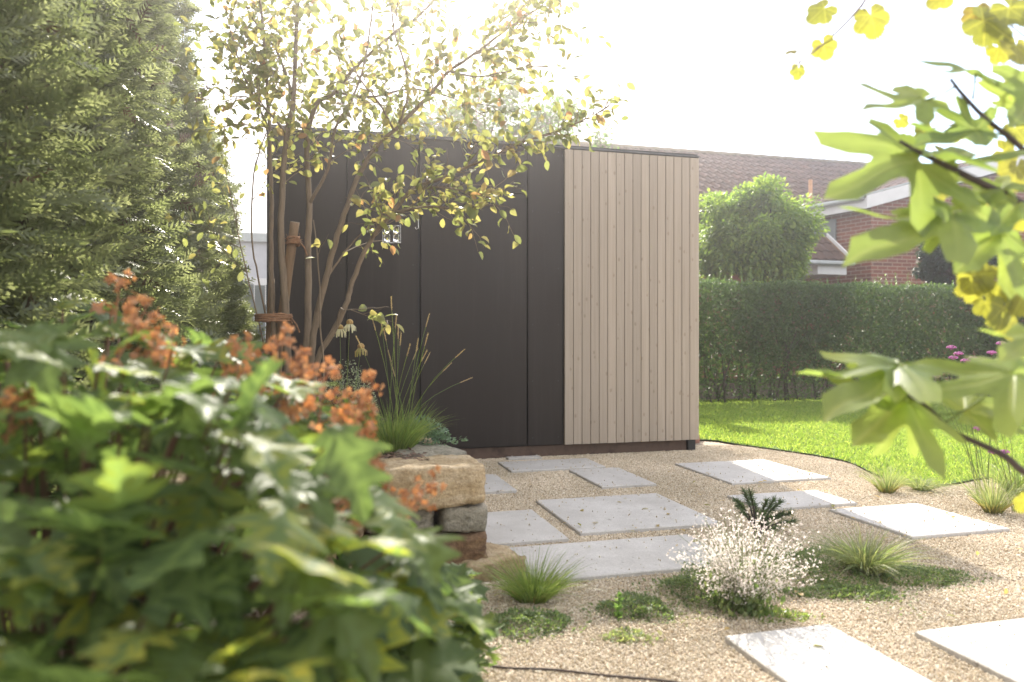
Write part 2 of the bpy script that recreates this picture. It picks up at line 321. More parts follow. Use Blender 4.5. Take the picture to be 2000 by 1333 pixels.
M['stake'] = plain('peeled_stake', [(.12, .075, .04), (.21, .135, .075), (.15, .095, .05)], .7, 6., 7., .3, stretch=(5, 5, .6))
M['rope'] = plain('coir_rope', [(.20, .10, .05), (.32, .18, .1)], .95, 60., 4., .6)
M['thuja'] = leafmat('conifer_foliage', [(.10, .125, .055), (.15, .175, .085), (.21, .235, .13)], .42, .36, tint=(1.1, 1.08, .8), spec=.9)  # bright flare veil put into the colour, paler than the hedge's own mid-green
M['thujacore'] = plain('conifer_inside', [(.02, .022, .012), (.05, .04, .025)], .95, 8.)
M['privet'] = leafmat('hedge_leaf', [(.04, .075, .025), (.065, .11, .04), (.105, .155, .06)], .32, .55, spec=.3)
M['shoot'] = leafmat('hedge_shoot', [(.09, .16, .05), (.16, .24, .09)], .4, .4)
M['robinia'] = leafmat('robinia_leaf', [(.10, .165, .04), (.16, .235, .05), (.25, .31, .07)], .48, .5)
M['darktree'] = leafmat('dark_tree_leaf', [(.012, .04, .022), (.025, .06, .03)], .25, .4)
M['birch'] = leafmat('pale_tree_leaf', [(.06, .12, .04), (.10, .16, .06), (.12, .17, .07)], .45, .45)
SERV = [(.13, .15, .055), (.18, .20, .07), (.25, .24, .08), (.30, .26, .10), (.16, .17, .07), (.38, .20, .10)]
SPOS = [0, .35, .6, .8, .92, 1]
M['servjoin'] = leafmat('serviceberry_leaf_crown', SERV, .5, .42, tint=(1.1, 1.1, .85), pos=SPOS)
M['serv'] = leafmat('serviceberry_leaf', SERV, .5, .42, attr=False, tint=(1.1, 1.1, .85), pos=SPOS)
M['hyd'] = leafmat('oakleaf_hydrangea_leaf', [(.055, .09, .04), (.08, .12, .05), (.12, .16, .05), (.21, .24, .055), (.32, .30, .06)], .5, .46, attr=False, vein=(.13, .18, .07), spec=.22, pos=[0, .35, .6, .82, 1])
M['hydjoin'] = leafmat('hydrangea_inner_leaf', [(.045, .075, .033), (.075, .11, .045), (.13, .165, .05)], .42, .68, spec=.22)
M['hydflower'] = leafmat('dry_flower_petal', [(.26, .13, .065), (.36, .20, .105), (.42, .27, .16)], .4, .7, tint=(1.2, .9, .55))
M['hydstem'] = plain('hydrangea_stem', [(.10, .055, .035), (.17, .09, .055)], .8, 20.)
M['fig'] = leafmat('fig_leaf', [(.15, .20, .07), (.185, .235, .08), (.22, .265, .09)], .6, .5, attr=False, vein=(.22, .26, .10), spec=.7)
M['vine'] = leafmat('vine_leaf', [(.20, .22, .05), (.26, .26, .06), (.17, .20, .05), (.36, .24, .07)], .45, .5, attr=False, vein=(.32, .33, .08), tint=(1.1, 1.05, .5), pos=[0, .4, .75, 1])
M['cane'] = plain('vine_cane', [(.16, .12, .10), (.24, .18, .15)], .7, 20.)
M['sedge'] = leafmat('green_grass_blade', [(.11, .17, .05), (.17, .23, .07), (.25, .28, .10)], .45, .4)
M['stipa'] = leafmat('pale_grass_blade', [(.14, .19, .09), (.22, .25, .13), (.30, .29, .17)], .4, .5)
M['drygrass'] = leafmat('dry_grass_blade', [(.30, .22, .10), (.40, .30, .15), (.22, .22, .08)], .4, .6)
M['seed'] = leafmat('seed_head', [(.34, .25, .15), (.46, .36, .24)], .4, .8)
M['thyme'] = leafmat('ground_cover_leaf', [(.09, .14, .055), (.14, .19, .08), (.20, .23, .11)], .38, .55)
M['silver'] = leafmat('silver_leaf', [(.20, .24, .17), (.30, .33, .25), (.38, .40, .33)], .3, .6)
M['sedum'] = leafmat('blue_sedum_leaf', [(.10, .17, .11), (.16, .23, .16)], .25, .5)
M['gaura'] = leafmat('tiny_white_petal', [(.60, .55, .50), (.68, .64, .60), (.62, .53, .52)], .45, .6, tint=(1, 1, 1))
M['gaurastem'] = leafmat('flower_stem', [(.14, .19, .06), (.20, .22, .09)], .3, .6)
M['pine'] = leafmat('pine_needle', [(.045, .085, .035), (.075, .115, .05), (.10, .14, .06)], .25, .5)
M['verbena'] = leafmat('purple_floret', [(.25, .09, .22), (.36, .15, .32), (.30, .1, .2)], .35, .6, tint=(1.1, .9, 1.1))
M['cream'] = leafmat('cream_petal', [(.55, .52, .36), (.62, .60, .45)], .4, .6, tint=(1, 1, .8))
M['cone'] = plain('flower_cone', [(.25, .15, .05), (.4, .28, .1)], .8, 90., 2., .5)
M['white'] = plain('white_board', [(.62, .62, .63), (.70, .70, .71)], .55, 4.)
M['grey'] = plain('grey_cladding', [(.16, .18, .19), (.22, .24, .25)], .6, 5.)
M['zinc'] = plain('zinc_gutter', [(.32, .35, .36), (.42, .45, .46)], .45, 8., metallic=.3)
M['tile'] = plain('roof_tile', [(.05, .022, .015), (.08, .037, .026), (.11, .055, .04)], .75, 2.5, 6., .2, rndmix=.25)
M['moss'] = plain('mossy_tile', [(.10, .085, .055), (.17, .13, .08), (.12, .12, .06)], .9, 7., 8., .5, rndmix=.2)
M['darkpane'] = plain('window_glass', [(.04, .05, .06), (.07, .08, .09)], .08, 3., spec=.8)
M['render'] = plain('pale_render', [(.45, .46, .50), (.52, .53, .57)], .9, 6.)
M['redsand'] = plain('red_sandstone', [(.25, .12, .09), (.38, .21, .16)], .9, 9., 7., .4, rndmix=.15)
M['brickplain'] = plain('far_brick', [(.16, .06, .045), (.24, .09, .06)], .9, 20.)
M['terra'] = plain('terracotta', [(.5, .26, .13), (.6, .33, .18)], .8, 8.)

# ================================================================== SETTING
BX, BY = 90, 120
def sheet(name, pts, z, m, parent=None):
    me = bpy.data.meshes.new(name); me.from_pydata([(p[0], p[1], z) for p in pts], [], [tuple(range(len(pts)))]); me.update()
    me.materials.append(m); o = bpy.data.objects.new(name, me); col.objects.link(o)
    if me.polygons[0].normal.z < 0: me.flip_normals()
    return tag(o, kind='structure')
sheet('ground', [(-BX, -20), (BX, -20), (BX, BY), (-BX, BY)], -.03, M['soil'])
# lawn: edge measured from the photograph
edge_px = [(1340, 862), (1390, 862), (1440, 870), (1520, 881), (1600, 893), (1660, 906), (1700, 925), (1745, 944), (1800, 951), (1860, 948), (1930, 936), (2050, 925), (2300, 915)]
LE = [G(*p) for p in edge_px]; LE = smooth_path(LE, 4)
SC = G(1360, 880)                        # front right corner of the shed on the ground
HB = G(1365, 793)                        # a point on the foot of the clipped hedge
LB = [HB+U*14+V*.6, HB-U*9+V*.6, HB-U*9-V*1.2]
lawn_poly = [(p.x, p.y) for p in LE]+[(14, 6.5), (16, 12)]+[(p.x, p.y) for p in LB]+[(SC.x-1.2, SC.y+2.6), (SC.x-.4, SC.y+.8)]
sheet('lawn', lawn_poly, .012, M['lawn'])
grav_poly = [(-3.2, -3), (9, -3), (9, 5.1)]+[(p.x, p.y) for p in reversed(LE)]+[(SC.x-.4, SC.y+.8), (SC.x-1, SC.y+3), (-3.2, 8)]
sheet('gravel_ground', [(-6, -4), (12, -4), (12, 9), (-6, 9)], -.004, M['gravel'])
def inpoly(x, y, poly):
    poly = np.array(poly); n = len(poly); ins = np.zeros(len(x), bool); j = n-1
    for i in range(n):
        xi, yi = poly[i]; xj, yj = poly[j]
        c = ((yi > y) != (yj > y)) & (x < (xj-xi)*(y-yi)/(yj-yi+1e-12)+xi); ins ^= c; j = i
    return ins
def px_of(p): return CX+F*p[:, 0]/p[:, 1], HY+F*(H-p[:, 2])/p[:, 1]
# lawn blades
n = 230000
x = rng.uniform(.3, 8.5, n); y = 4.4+7.0*rng.random(n)**1.35; k = inpoly(x, y, lawn_poly); x, y = x[k], y[k]
k = (x/y*F+CX > 1300) & (x/y*F+CX < 2100); x, y = x[k], y[k]
pos = np.stack([x, y, np.full(len(x), .01)], 1); ln = rv(len(x))*.55+[0, 0, 1.]; ln[:, 2] = np.abs(ln[:, 2])+.2
o = blades('lawn_grass', pos, ln, rng.uniform(.025, .055, len(x)), .0045+.0007*y, M['grass'], None, 2, .4)
tag(o, 'short bright green lawn grass between gravel and clipped hedge', 'grass')
# pebbles
def pebbles(name, pts, scl, m, label):
    me = bpy.data.meshes.new(name); me.vertices.add(len(pts)); me.vertices.foreach_set('co', pts.astype(np.float32).ravel())
    a = me.attributes.new('scl', 'FLOAT', 'POINT'); a.data.foreach_set('value', scl.astype(np.float32)); me.update()
    o = bpy.data.objects.new(name, me); col.objects.link(o); me.materials.append(m)
    g = bpy.data.node_groups.new(name, 'GeometryNodeTree'); g.interface.new_socket('Geometry', in_out='INPUT', socket_type='NodeSocketGeometry'); g.interface.new_socket('Geometry', in_out='OUTPUT', socket_type='NodeSocketGeometry')
    gi = g.nodes.new('NodeGroupInput'); go = g.nodes.new('NodeGroupOutput'); ip = g.nodes.new('GeometryNodeInstanceOnPoints'); ic = g.nodes.new('GeometryNodeMeshIcoSphere'); ic.inputs['Subdivisions'].default_value = 2
    dn = g.nodes.new('ShaderNodeTexNoise'); dn.inputs['Scale'].default_value = 1.3; sp = g.nodes.new('GeometryNodeSetPosition'); vm = g.nodes.new('ShaderNodeVectorMath'); vm.operation = 'SUBTRACT'; vm.inputs[1].default_value = (.5, .5, .5)
    vsx = g.nodes.new('ShaderNodeVectorMath'); vsx.operation = 'SCALE'; vsx.inputs['Scale'].default_value = 1.1
    sm = g.nodes.new('GeometryNodeSetMaterial'); sm.inputs['Material'].default_value = m
    rr = g.nodes.new('FunctionNodeRandomValue'); rr.data_type = 'FLOAT_VECTOR'; rr.inputs[1].default_value = (6.28, 6.28, 6.28)
    rs = g.nodes.new('FunctionNodeRandomValue'); rs.data_type = 'FLOAT_VECTOR'; rs.inputs[0].default_value = (.7, .6, .45); rs.inputs[1].default_value = (1.4, 1.1, .8); rs.inputs['Seed'].default_value = 3
    na = g.nodes.new('GeometryNodeInputNamedAttribute'); na.data_type = 'FLOAT'; na.inputs['Name'].default_value = 'scl'
    mu = g.nodes.new('ShaderNodeVectorMath'); mu.operation = 'SCALE'
    K = g.links.new
    K(gi.outputs[0], ip.inputs['Points']); K(ic.outputs['Mesh'], sp.inputs['Geometry']); K(dn.outputs['Color'], vm.inputs[0]); K(vm.outputs[0], vsx.inputs[0]); K(vsx.outputs[0], sp.inputs['Offset'])
    K(sp.outputs[0], sm.inputs['Geometry']); K(sm.outputs[0], ip.inputs['Instance']); K(rr.outputs[0], ip.inputs['Rotation']); K(rs.outputs[0], mu.inputs[0]); K(na.outputs['Attribute'], mu.inputs['Scale']); K(mu.outputs[0], ip.inputs['Scale']); K(ip.outputs[0], go.inputs[0])
    mod = o.modifiers.new('stones', 'NODES'); mod.node_group = g
    return tag(o, label, 'gravel', kind='stuff')
slab_px = {  # corners: left, far, right, near
    'pale slab lying along the dark shed door': [(975, 909), (1128, 897), (1195, 914), (1001, 925)],
    'small square slab behind the largest shaded slab': [(1113, 922), (1206, 917), (1280, 949), (1176, 957)],
    'largest shaded slab in the middle of the gravel': [(1047, 984), (1278, 967), (1400, 1022), (1143, 1053)],
    'slab whose left end runs behind the sandstone bed wall': [(850, 1012), (1041, 1000), (1108, 1056), (900, 1074)],
    'long shaded slab behind the white flowering plant': [(960, 1081), (1345, 1046), (1440, 1104), (1075, 1142)],
    'half shaded slab nearest the lawn beside the shed': [(1320, 910), (1484, 900), (1624, 936), (1433, 949)],
    'half shaded slab partly behind the small pine': [(1420, 975), (1590, 960), (1668, 986), (1500, 1001)],
    'sunlit slab beside the lawn edge behind the grass tuft': [(1622, 1000), (1795, 987), (1962, 1037), (1785, 1056)],
    'weathered sunlit slab with dark stains at the bottom edge': [(1437, 1251), (1631, 1225), (1900, 1400), (1640, 1440)],
    'sunlit slab in the bottom right corner under the fig': [(1802, 1241), (2060, 1208), (2360, 1330), (2080, 1400)],
    'dim slab half hidden behind the end of the bed wall': [(870, 948), (955, 921), (1006, 960), (890, 972)],
    'narrow pale doorstep strip against the shed plinth': [(985, 898), (1045, 893), (1062, 896), (1000, 901)],
}
slab_boxes = []
for lab, q in slab_px.items():
    c = [G(*p) for p in q]; ctr = sum(c, Vector())/4
    a0 = [(p-ctr).dot(U) for p in c]; b0 = [(p-ctr).dot(V) for p in c]
    u0, u1 = (a0[0]+a0[3])/2, (a0[1]+a0[2])/2; v0, v1 = (b0[2]+b0[3])/2, (b0[0]+b0[1])/2
    mb = MB(); e = .004; zt = .014+random.uniform(0, .004); zb = -.03
    o3 = []
    for (z, k) in ((zb, 0), (zt-e, 0), (zt, e)):
        for (uu, vv) in ((u0+k, v0+k), (u1-k, v0+k), (u1-k, v1-k), (u0+k, v1-k)): o3.append(U*uu+V*vv+Z*z)
    fs = [(3, 2, 1, 0), (8, 9, 10, 11)]+[(r*4+i, r*4+(i+1) % 4, r*4+4+(i+1) % 4, r*4+4+i) for r in (0, 1) for i in range(4)]
    mb.add(o3, fs); o = mb.build('paving_slab', M['slab']); o.location = ctr
    tag(o, lab, 'paving slab', 'slabs laid loosely in the gravel'); slab_boxes.append((ctr, u0, u1, v0, v1))
def off_slabs(p, mrg=.0):
    ok = np.ones(len(p), bool)
    for c, u0, u1, v0, v1 in slab_boxes:
        a = (p[:, 0]-c.x)*U.x+(p[:, 1]-c.y)*U.y; b = (p[:, 0]-c.x)*V.x+(p[:, 1]-c.y)*V.y
        ok &= ~((a > u0-mrg) & (a < u1+mrg) & (b > v0-mrg) & (b < v1+mrg))
    return ok
n = 520000
x = rng.uniform(-.9, 3.4, n); y = 1.75+4.8*rng.random(n)**1.5
pts = np.stack([x, y, np.full(n, -.001)], 1); k = off_slabs(pts, .003) & ~inpoly(x, y, lawn_poly) & (x/y*F+CX < 2080) & (x/y*F+CX > 640)
pts = pts[k]; n = len(pts)
m_ = 900; st = []                        # stray stones lying on the slabs, mostly near their edges
for c, u0, u1, v0, v1 in slab_boxes:
    for _ in range(int(m_*(u1-u0)*(v1-v0)/6)+14):
        a = rng.random()**2.2; a = a if rng.random() < .5 else 1-a; b = rng.random()**2.2; b = b if rng.random() < .5 else 1-b
        q = c+U*(u0+(u1-u0)*a)+V*(v0+(v1-v0)*b); st.append((q.x, q.y, .0185))
pts = np.concatenate([pts, np.array(st)]); n = len(pts)
pebbles('gravel_stones', pts, rng.gamma(2.2, .0006, n)+.0013+.0005*np.clip(pts[:, 1]-2, 0, 3), M['pebble'], 'fine beige gravel stones around the slabs')

# ================================================================== SHED
def s_of(px):                            # distance left of the corner along the front, from a photo column
    k = (px-CX)/F; return (SC.x-k*SC.y)/(U.x-k*U.y)
HT = H+(HY-303)/F*SC.y                   # roof height
ZB = H-(858-HY)/F*SC.y                   # lower edge of the cladding
SL = s_of(521); D = 2.3
shed = empty('garden_shed', SC-U*(SL/2)+V*(D/2), 'dark flat-roofed garden shed partly clad in pale vertical boards', 'shed')
def sp(s, v, z): return SC-U*s+V*v+Z*z
def panel(name, sa, sb, z0, z1, v0, th, m, parent, bev=.0):
    mb = MB(); mb.box(sp(sa, v0, z0), -U*(sb-sa), V*th, Z*(z1-z0)); return mb.build(name, m, parent)
# inner body
mb = MB(); mb.box(sp(SL-.03, .06, ZB-.02), U*(SL-.06), V*(D-.1), Z*(HT-.05-ZB)); mb.build('body', M['black'], shed)
g = .010
s1, s2, s3, s4 = s_of(678), s_of(818.5), s_of(1031), s_of(1101)
DT = H+(HY-381)/F*(SC-U*s3).y            # door top
pz1 = HT-.028
screws = []
def screwed(name, sa, sb, z0, z1, rows):
    p = panel(name, sa, sb, z0, z1, .0, .045, M['panel'], shed)
    for s in (sa+.035, sb-.035):
        for k in range(rows):
            z = z0+.06+(z1-z0-.12)*k/(rows-1)
            m_ = MB(); c = sp(s, -.003, z); ring = [c+(U*math.cos(a)+Z*math.sin(a))*.006 for a in [i*math.pi/3 for i in range(6)]]
            m_.add(ring+[q+V*.006 for q in ring], [(0, 1, 2, 3, 4, 5)]+[(i, i+6, (i+1) % 6+6, (i+1) % 6) for i in range(6)])
            m_.build('screw', M['steel'] if False else M['black'], p)
    return p
screwed('wall_panel', s4+g, s3-g/2, ZB, pz1, 6)
screwed('wall_panel', s2+g, s1-g/2, ZB, pz1, 6)
screwed('wall_panel', s1+g, SL, ZB, pz1, 6)
screwed('lintel_panel', s3+g/2, s2-g/2, DT+g, pz1, 3)
door = panel('door', s3+g, s2-g*1.6, ZB+.004, DT, .004, .045, M['panel'], shed)
# side and back panels
mb = MB(); mb.box(sp(SL, .046, ZB), -U*(-.04), V*(D-.05), Z*(pz1-ZB)); mb.build('side_panel', M['panel'], shed)
mb = MB(); mb.box(sp(.0, .046, ZB), -U*.04, V*(D-.05), Z*(pz1-ZB)); mb.build('side_panel', M['panel'], shed)
mb = MB(); mb.box(sp(.0, D-.002, ZB), -U*SL, V*.03, Z*(pz1-ZB)); mb.build('back_panel', M['panel'], shed)
# boards
nb = 16; bw_ = s4/nb
for i in range(nb):
    sa, sb = i*bw_+.0018, (i+1)*bw_-.0018
    mb = MB(); v0 = -.024+random.uniform(-.0008, .0008); e = .003; z0, z1 = ZB+random.uniform(-.001, .001), HT-.034
    prof = [(sa, .002), (sa, v0+e), (sa+e, v0), (sb-e, v0), (sb, v0+e), (sb, .002)]
    if i == 0: prof = [(-.012, .05), (-.012, v0+e), (sa+e-.012, v0), (sb-e, v0), (sb, v0+e), (sb, .002)]
    vs_ = [sp(a, b, z0) for a, b in prof]+[sp(a, b, z1) for a, b in prof]
    mb.add(vs_, [(j, j+6, (j+1) % 6+6, (j+1) % 6) for j in range(6)]+[(0, 1, 2, 3, 4, 5), (11, 10, 9, 8, 7, 6)])
    o = mb.build('board', M['wood'], shed)
mb = MB(); mb.box(sp(SL+.01, -.03, HT-.026), U*(SL+.022), V*(D+.06), Z*.012); rf = mb.build('roof', M['roofedge'], shed)
mb = MB(); mb.box(sp(SL+.0, -.02, HT-.0135), U*(SL+.0), V*(D+.06), Z*.012); mb.build('roof_felt', M['black'], rf)
mb = MB(); mb.box(sp(SL, .035, -.03), U*(SL-.075), V*.1, Z*(ZB+.02)); mb.build('plinth', M['plinth'], shed)
mb = MB(); mb.box(sp(.068, .012, -.03), U*.066, V*.07, Z*(ZB+.027)); mb.build('corner_post', M['black'], shed)
mb = MB(); mb.box(sp(SL, .14, -.03), U*(SL-.01), V*(D-.15), Z*.05); mb.build('base_plate', M['black'], shed)

# ================================================================== STONES
def stone(name, ctr, su, sv, sz, m, parent, rot=0, seed=0, rough=.02, tilt=(0, 0)):
    rs = np.random.default_rng(seed); n = 9
    vs_ = []; idx = {}; fs = []
    def vid(i, j, k):
        if (i, j, k) not in idx:
            p = np.array((i, j, k))/n*2-1; q = np.sign(p)*np.abs(p)
            r = np.linalg.norm(p/np.array((1, 1, 1))); cr = (np.abs(p)**16).sum()**(1/16); q = p/max(cr, 1e-6)*np.abs(p).max() if cr > 0 else p
            vs_.append(q*np.array((su, sv, sz))/2); idx[(i, j, k)] = len(vs_)-1
        return idx[(i, j, k)]
    for i in range(n):
        for j in range(n):
            for (f, fl) in ((lambda a, b: (a, b, 0), 1), (lambda a, b: (a, b, n), 0), (lambda a, b: (0, a, b), 1), (lambda a, b: (n, a, b), 0), (lambda a, b: (b, 0, a), 1), (lambda a, b: (b, n, a), 0)):
                q = [vid(*f(i, j)), vid(*f(i+1, j)), vid(*f(i+1, j+1)), vid(*f(i, j+1))]; fs.append(q[::-1] if fl else q)
    A = np.array(vs_); ph = rs.uniform(0, 6.28, (6, 3)); fq = rs.uniform(1.5, 7, (6, 3))
    off = np.zeros_like(A)
    for q in range(6): off += np.sin((A*fq[q]/max(su, sv, sz)*1.2).sum(1)[:, None]+ph[q])*rough/(1+q*.3)
    A = A+off*.2+rs.normal(size=A.shape)*rough*.26
    A *= 1+rs.uniform(-.05, .05, 3)
    mb = MB(); R3 = Matrix.Rotation(R(15)+rot, 3, 'Z') @ Matrix.Rotation(tilt[0], 3, 'X') @ Matrix.Rotation(tilt[1], 3, 'Y')
    mb.add([R3 @ Vector(a) for a in A], fs)
    me = mb.mesh(name, True); o = link(name, me, None, m); o.location = ctr
    if parent is not None: o.parent = parent; o.matrix_parent_inverse = Matrix.Translation(-parent.location)
    return o
WF = P(950, 900, 2.95); WF = Vector((WF.x, WF.y, 0))     # front right foot of the bed wall
WT = .445
wall = empty('raised_bed_wall', WF, 'dry stacked sandstone wall edging the raised planting bed', 'stone wall')
def wp(u, v, z): return WF-U*u+V*v+Z*z                    # u to the left, v to the back
# front face, courses from the top
stone('stone', wp(.205, .14, WT-.08), .41, .30, .155, M['sand'], wall, .02, 1, .012)
stone('stone', wp(.575, .15, WT-.085), .30, .30, .16, M['sand'], wall, -.03, 2, .012)
stone('stone', wp(.92, .15, WT-.08), .36, .30, .16, M['sand'], wall, .02, 3)
stone('stone', wp(1.3, .15, WT-.085), .38, .30, .16, M['sand'], wall, 0, 4)
stone('stone', wp(.085, .13, WT-.215), .19, .26, .105, M['greystone'], wall, .03, 5, .010, (.0, .05))
stone('stone', wp(.33, .17, WT-.215), .27, .26, .10, M['greystone'], wall, 0, 6)
stone('stone', wp(.65, .15, WT-.215), .34, .26, .10, M['sand'], wall, 0, 7)
stone('stone', wp(1.05, .15, WT-.215), .4, .26, .10, M['greystone'], wall, 0, 8)
stone('stone', wp(.115, .12, WT-.335), .25, .28, .125, M['brownstone'], wall, -.04, 9, .014, (.0, -.04))
stone('stone', wp(.41, .17, WT-.335), .30, .26, .12, M['brownstone'], wall, 0, 10)
stone('stone', wp(.76, .15, WT-.335), .36, .26, .12, M['sand'], wall, 0, 11)
stone('stone', wp(.0, .06, .03), .26, .24, .10, M['sand'], wall, .25, 12, .015)
stone('stone', wp(.32, .10, .02), .32, .26, .10, M['brownstone'], wall, 0, 13)
stone('stone', wp(.70, .14, .02), .36, .26, .10, M['sand'], wall, 0, 14)
# return along the right side of the bed
for i, (v, l) in enumerate(((.52, .44), (.95, .36), (1.36, .40))):
    stone('stone', wp(.17+.05*i, v, WT-.055-.012*i), .30, l, .10, [M['greystone'], M['sand'], M['sand']][i], wall, .06, 20+i, .014)
    stone('stone', wp(.16+.05*i, v+.05, WT-.17), .28, l, .11, [M['sand'], M['brownstone'], M['greystone']][i], wall, -.04, 30+i, .014)
    stone('stone', wp(.15+.05*i, v-.03, WT-.29), .28, l+.03, .12, [M['brownstone'], M['greystone'], M['sand']][i], wall, .02, 40+i, .014)
    stone('stone', wp(.15+.05*i, v, .06), .28, l, .13, M['sand'], wall, .02, 50+i, .014)
# soil in the bed, gently mounded
mb = MB(); nu, nv = 26, 22; bv = []
def soil_z(a, b): return WT-.045+.10*min(1, a/1.5)+.03*math.sin(a*5+b*3)*math.sin(b*4)
for j in range(nv+1):
    for i in range(nu+1):
        a = .12+2.3*i/nu; b = .12+1.95*j/nv; bv.append(wp(a, b, soil_z(a, b) if 0 < i < nu and 0 < j < nv else 0))
mb.add(bv, [(j*(nu+1)+i, j*(nu+1)+i+1, (j+1)*(nu+1)+i+1, (j+1)*(nu+1)+i)[::-1] for j in range(nv) for i in range(nu)])
tag(mb.build('bed_soil', M['soil'], None, True), kind='structure')
n = 5000; a = rng.uniform(.2, 1.6, n); b = rng.uniform(.2, 1.8, n)
pos = np.array([wp(p, q, soil_z(p, q)+.006) for p, q in zip(a, b)])
d = rv(n); d[:, 2] *= .25
tag(scatter('bark_mulch', DIAMOND, pos, d, rv(n)*.5+[0, 0, 1], rng.uniform(.01, .032, n), M['mulch']), 'brown bark mulch covering the raised bed soil', 'mulch', kind='stuff')
for i, (c, s_) in enumerate(((G(1368, 872)+V*.3, (.22, .2, .10)), (G(1383, 868)+V*.45, (.2, .2, .07)), (G(1372, 868)+V*.32+Z*.07, (.18, .16, .05)))):
    o = stone('sandstone_block', c+Z*.03, *s_, M['redsand'], None, .1*i, 70+i, .01)
    tag(o, ['larger reddish stone at the right foot of the shed', 'low reddish stone beside the lawn edge behind the shed corner', 'thin reddish stone stacked on top at the shed corner'][i], 'stone', 'reddish stones at the shed corner')

# ================================================================== CLIPPED HEDGE
hedge = empty('clipped_hedge', HB+U*2, 'long clipped evergreen hedge between the lawn and the brick house', 'hedge')
HH = H+(HY-548)/F*HB.y; HTH = .75; HL0, HL1 = -3.2, 7.4
def hp(u, v, z): return np.array(HB)[None]+np.outer(u, U)+np.outer(v, V)+np.outer(z, Z)
n = 76000
u = rng.uniform(HL0, HL1, n); z = HH*(1-rng.random(n)**1.15*.97); v = HTH*rng.random(n)**2.2
v += .06*np.sin(u*3.1+z*2)+.05*np.sin(u*7.7-z*5)+.035*np.sin(u*17+z*13)
top = rng.random(n) < .22; z[top] = HH-.12*rng.random(top.sum())**2+.025*np.sin(u[top]*5); v[top] = rng.random(top.sum())*HTH
keep = rng.random(n) < np.clip((z-.02)/.3, .8, 1); u, v, z = u[keep], v[keep], z[keep]; n = len(u)
# rounded end and shoulders
nrm = np.tile(-np.array(V), (n, 1))*.6+rv(n)*.9+[0, 0, .35]
scatter('foliage', DIAMOND, hp(u, v, z), rv(n)+[0, 0, .15], nrm, rng.uniform(.03, .055, n), M['privet'], hedge)
n = 26000; u = rng.uniform(HL0, HL1, n); z = rng.uniform(.28, HH-.1, n); v = rng.uniform(.2, HTH-.08, n)
k = rng.random(n) < np.clip((z-.25)/.5, .1, 1); u, v, z = u[k], v[k], z[k]; n = len(u)
scatter('inner_foliage', DIAMOND, hp(u, v, z), rv(n), rv(n)-np.array(V)*.8, rng.uniform(.06, .09, n), M['privet'], hedge)
mb = MB()
for i in range(70):
    uu = random.uniform(HL0, HL1); vv = random.uniform(.1, HTH-.1); p = HB+U*uu+V*vv
    pts = [p+Z*-.02]+[p+U*random.uniform(-.12, .12)*k+V*random.uniform(-.06, .06)*k+Z*(.35*k) for k in (1, 2, 3)]
    mb.tube(pts, [.014, .010, .008, .005], 5)
tag(mb.build('stems', M['darkbark'], hedge), kind='stuff')
pos = []; dd = []
mbs = MB()
for i in range(260):
    uu = random.uniform(HL0+.2, HL1-.1); vv = random.uniform(0, HTH*.8); hgt = random.choice([.05, .07, .1, .12, .16, .22])*random.uniform(.7, 1.15)*(1.2 if math.sin(uu*2.3) > .2 else .7)
    b = HB+U*uu+V*vv+Z*(HH-.03); tpt = b+Z*hgt+U*random.uniform(-.03, .03)+V*random.uniform(-.03, .03)
    mbs.tube([b, tpt], [.0025, .001], 4)
    for k in range(int(hgt/.014)):
        q = b.lerp(tpt, (k+.5)/int(hgt/.014+1)); a = k*2.4; pos.append(q); dd.append((math.cos(a), math.sin(a), .9))
tag(mbs.build('shoot_stems', M['gaurastem'], hedge), kind='stuff')
n = len(pos); scatter('shoots', DIAMOND, np.array([tuple(p) for p in pos]), np.array(dd), rv(n)*.3+[0, 0, 1], rng.uniform(.022, .04, n), M['shoot'], hedge)

# ================================================================== TREES BEHIND
def ball_tree(name, ctr, rx, ry, rz, nl, m, label, proto, size, seed, ground=0, lobes=16, trunk_r=.06, cat='tree', small=1.):
    rs = np.random.default_rng(seed); t = empty(name, (ctr[0], ctr[1], 0), label, cat)
    mb = MB(); base = Vector((ctr[0], ctr[1], 0)); c = Vector(ctr)
    mb.tube(smooth_path([base-Z*.05, base+Z*(c.z-rz*.8)*.6+U*.04, c-Z*rz*.5], 4), [trunk_r*(1-.05*i) for i in range(9)], 8); mb.build('trunk', M['darkbark'], t, True)
    mb = MB()
    lc = unit(rs.normal(size=(lobes, 3)))*rs.uniform(.45, .84, (lobes, 1)); lc[:, 2] = lc[:, 2]*.9+.05
    lo = lc[:, 2] < 0; hr = np.linalg.norm(lc[lo, :2], axis=1, keepdims=True); lc[lo, :2] *= np.clip(.55/np.maximum(hr, .2), 1, 1.4)
    lr = rs.uniform(.28, .46, lobes)*small
    for q in lc:
        e = c+Vector((q[0]*rx, q[1]*ry, q[2]*rz)); mid = (c-Z*rz*.5).lerp(e, .5)+Vector(rs.normal(size=3))*.06
        mb.tube(smooth_path([c-Z*rz*.5, mid, e], 3), [trunk_r*.4*(1-.12*i) for i in range(7)], 5)
    mb.build('branches', M['darkbark'], t, True)
    k = rs.integers(0, lobes, nl); q = unit(rs.normal(size=(nl, 3))); r = rs.random(nl)**.4
    loc = lc[k]+q*(lr[k]*r)[:, None]
    pos = np.array(c)[None]+loc*np.array((rx, ry, rz))
    d = q*.6+loc*.5+rv(nl)*.6-np.array((0, 0, .5)); nn = q*.6+rv(nl)*.4+[0, 0, 1.]
    scatter('crown', proto, pos, d, nn, rs.uniform(size[0], size[1], nl), m, t)
    return t
RB = P(1470, 468, 12.6)
ball_tree('round_tree', RB, 1.18, 1.15, 1.12, 42000, M['robinia'], 'round bushy green tree behind the hedge, close to the shed', DIAMOND, (.055, .10), 5, lobes=90, small=.55)
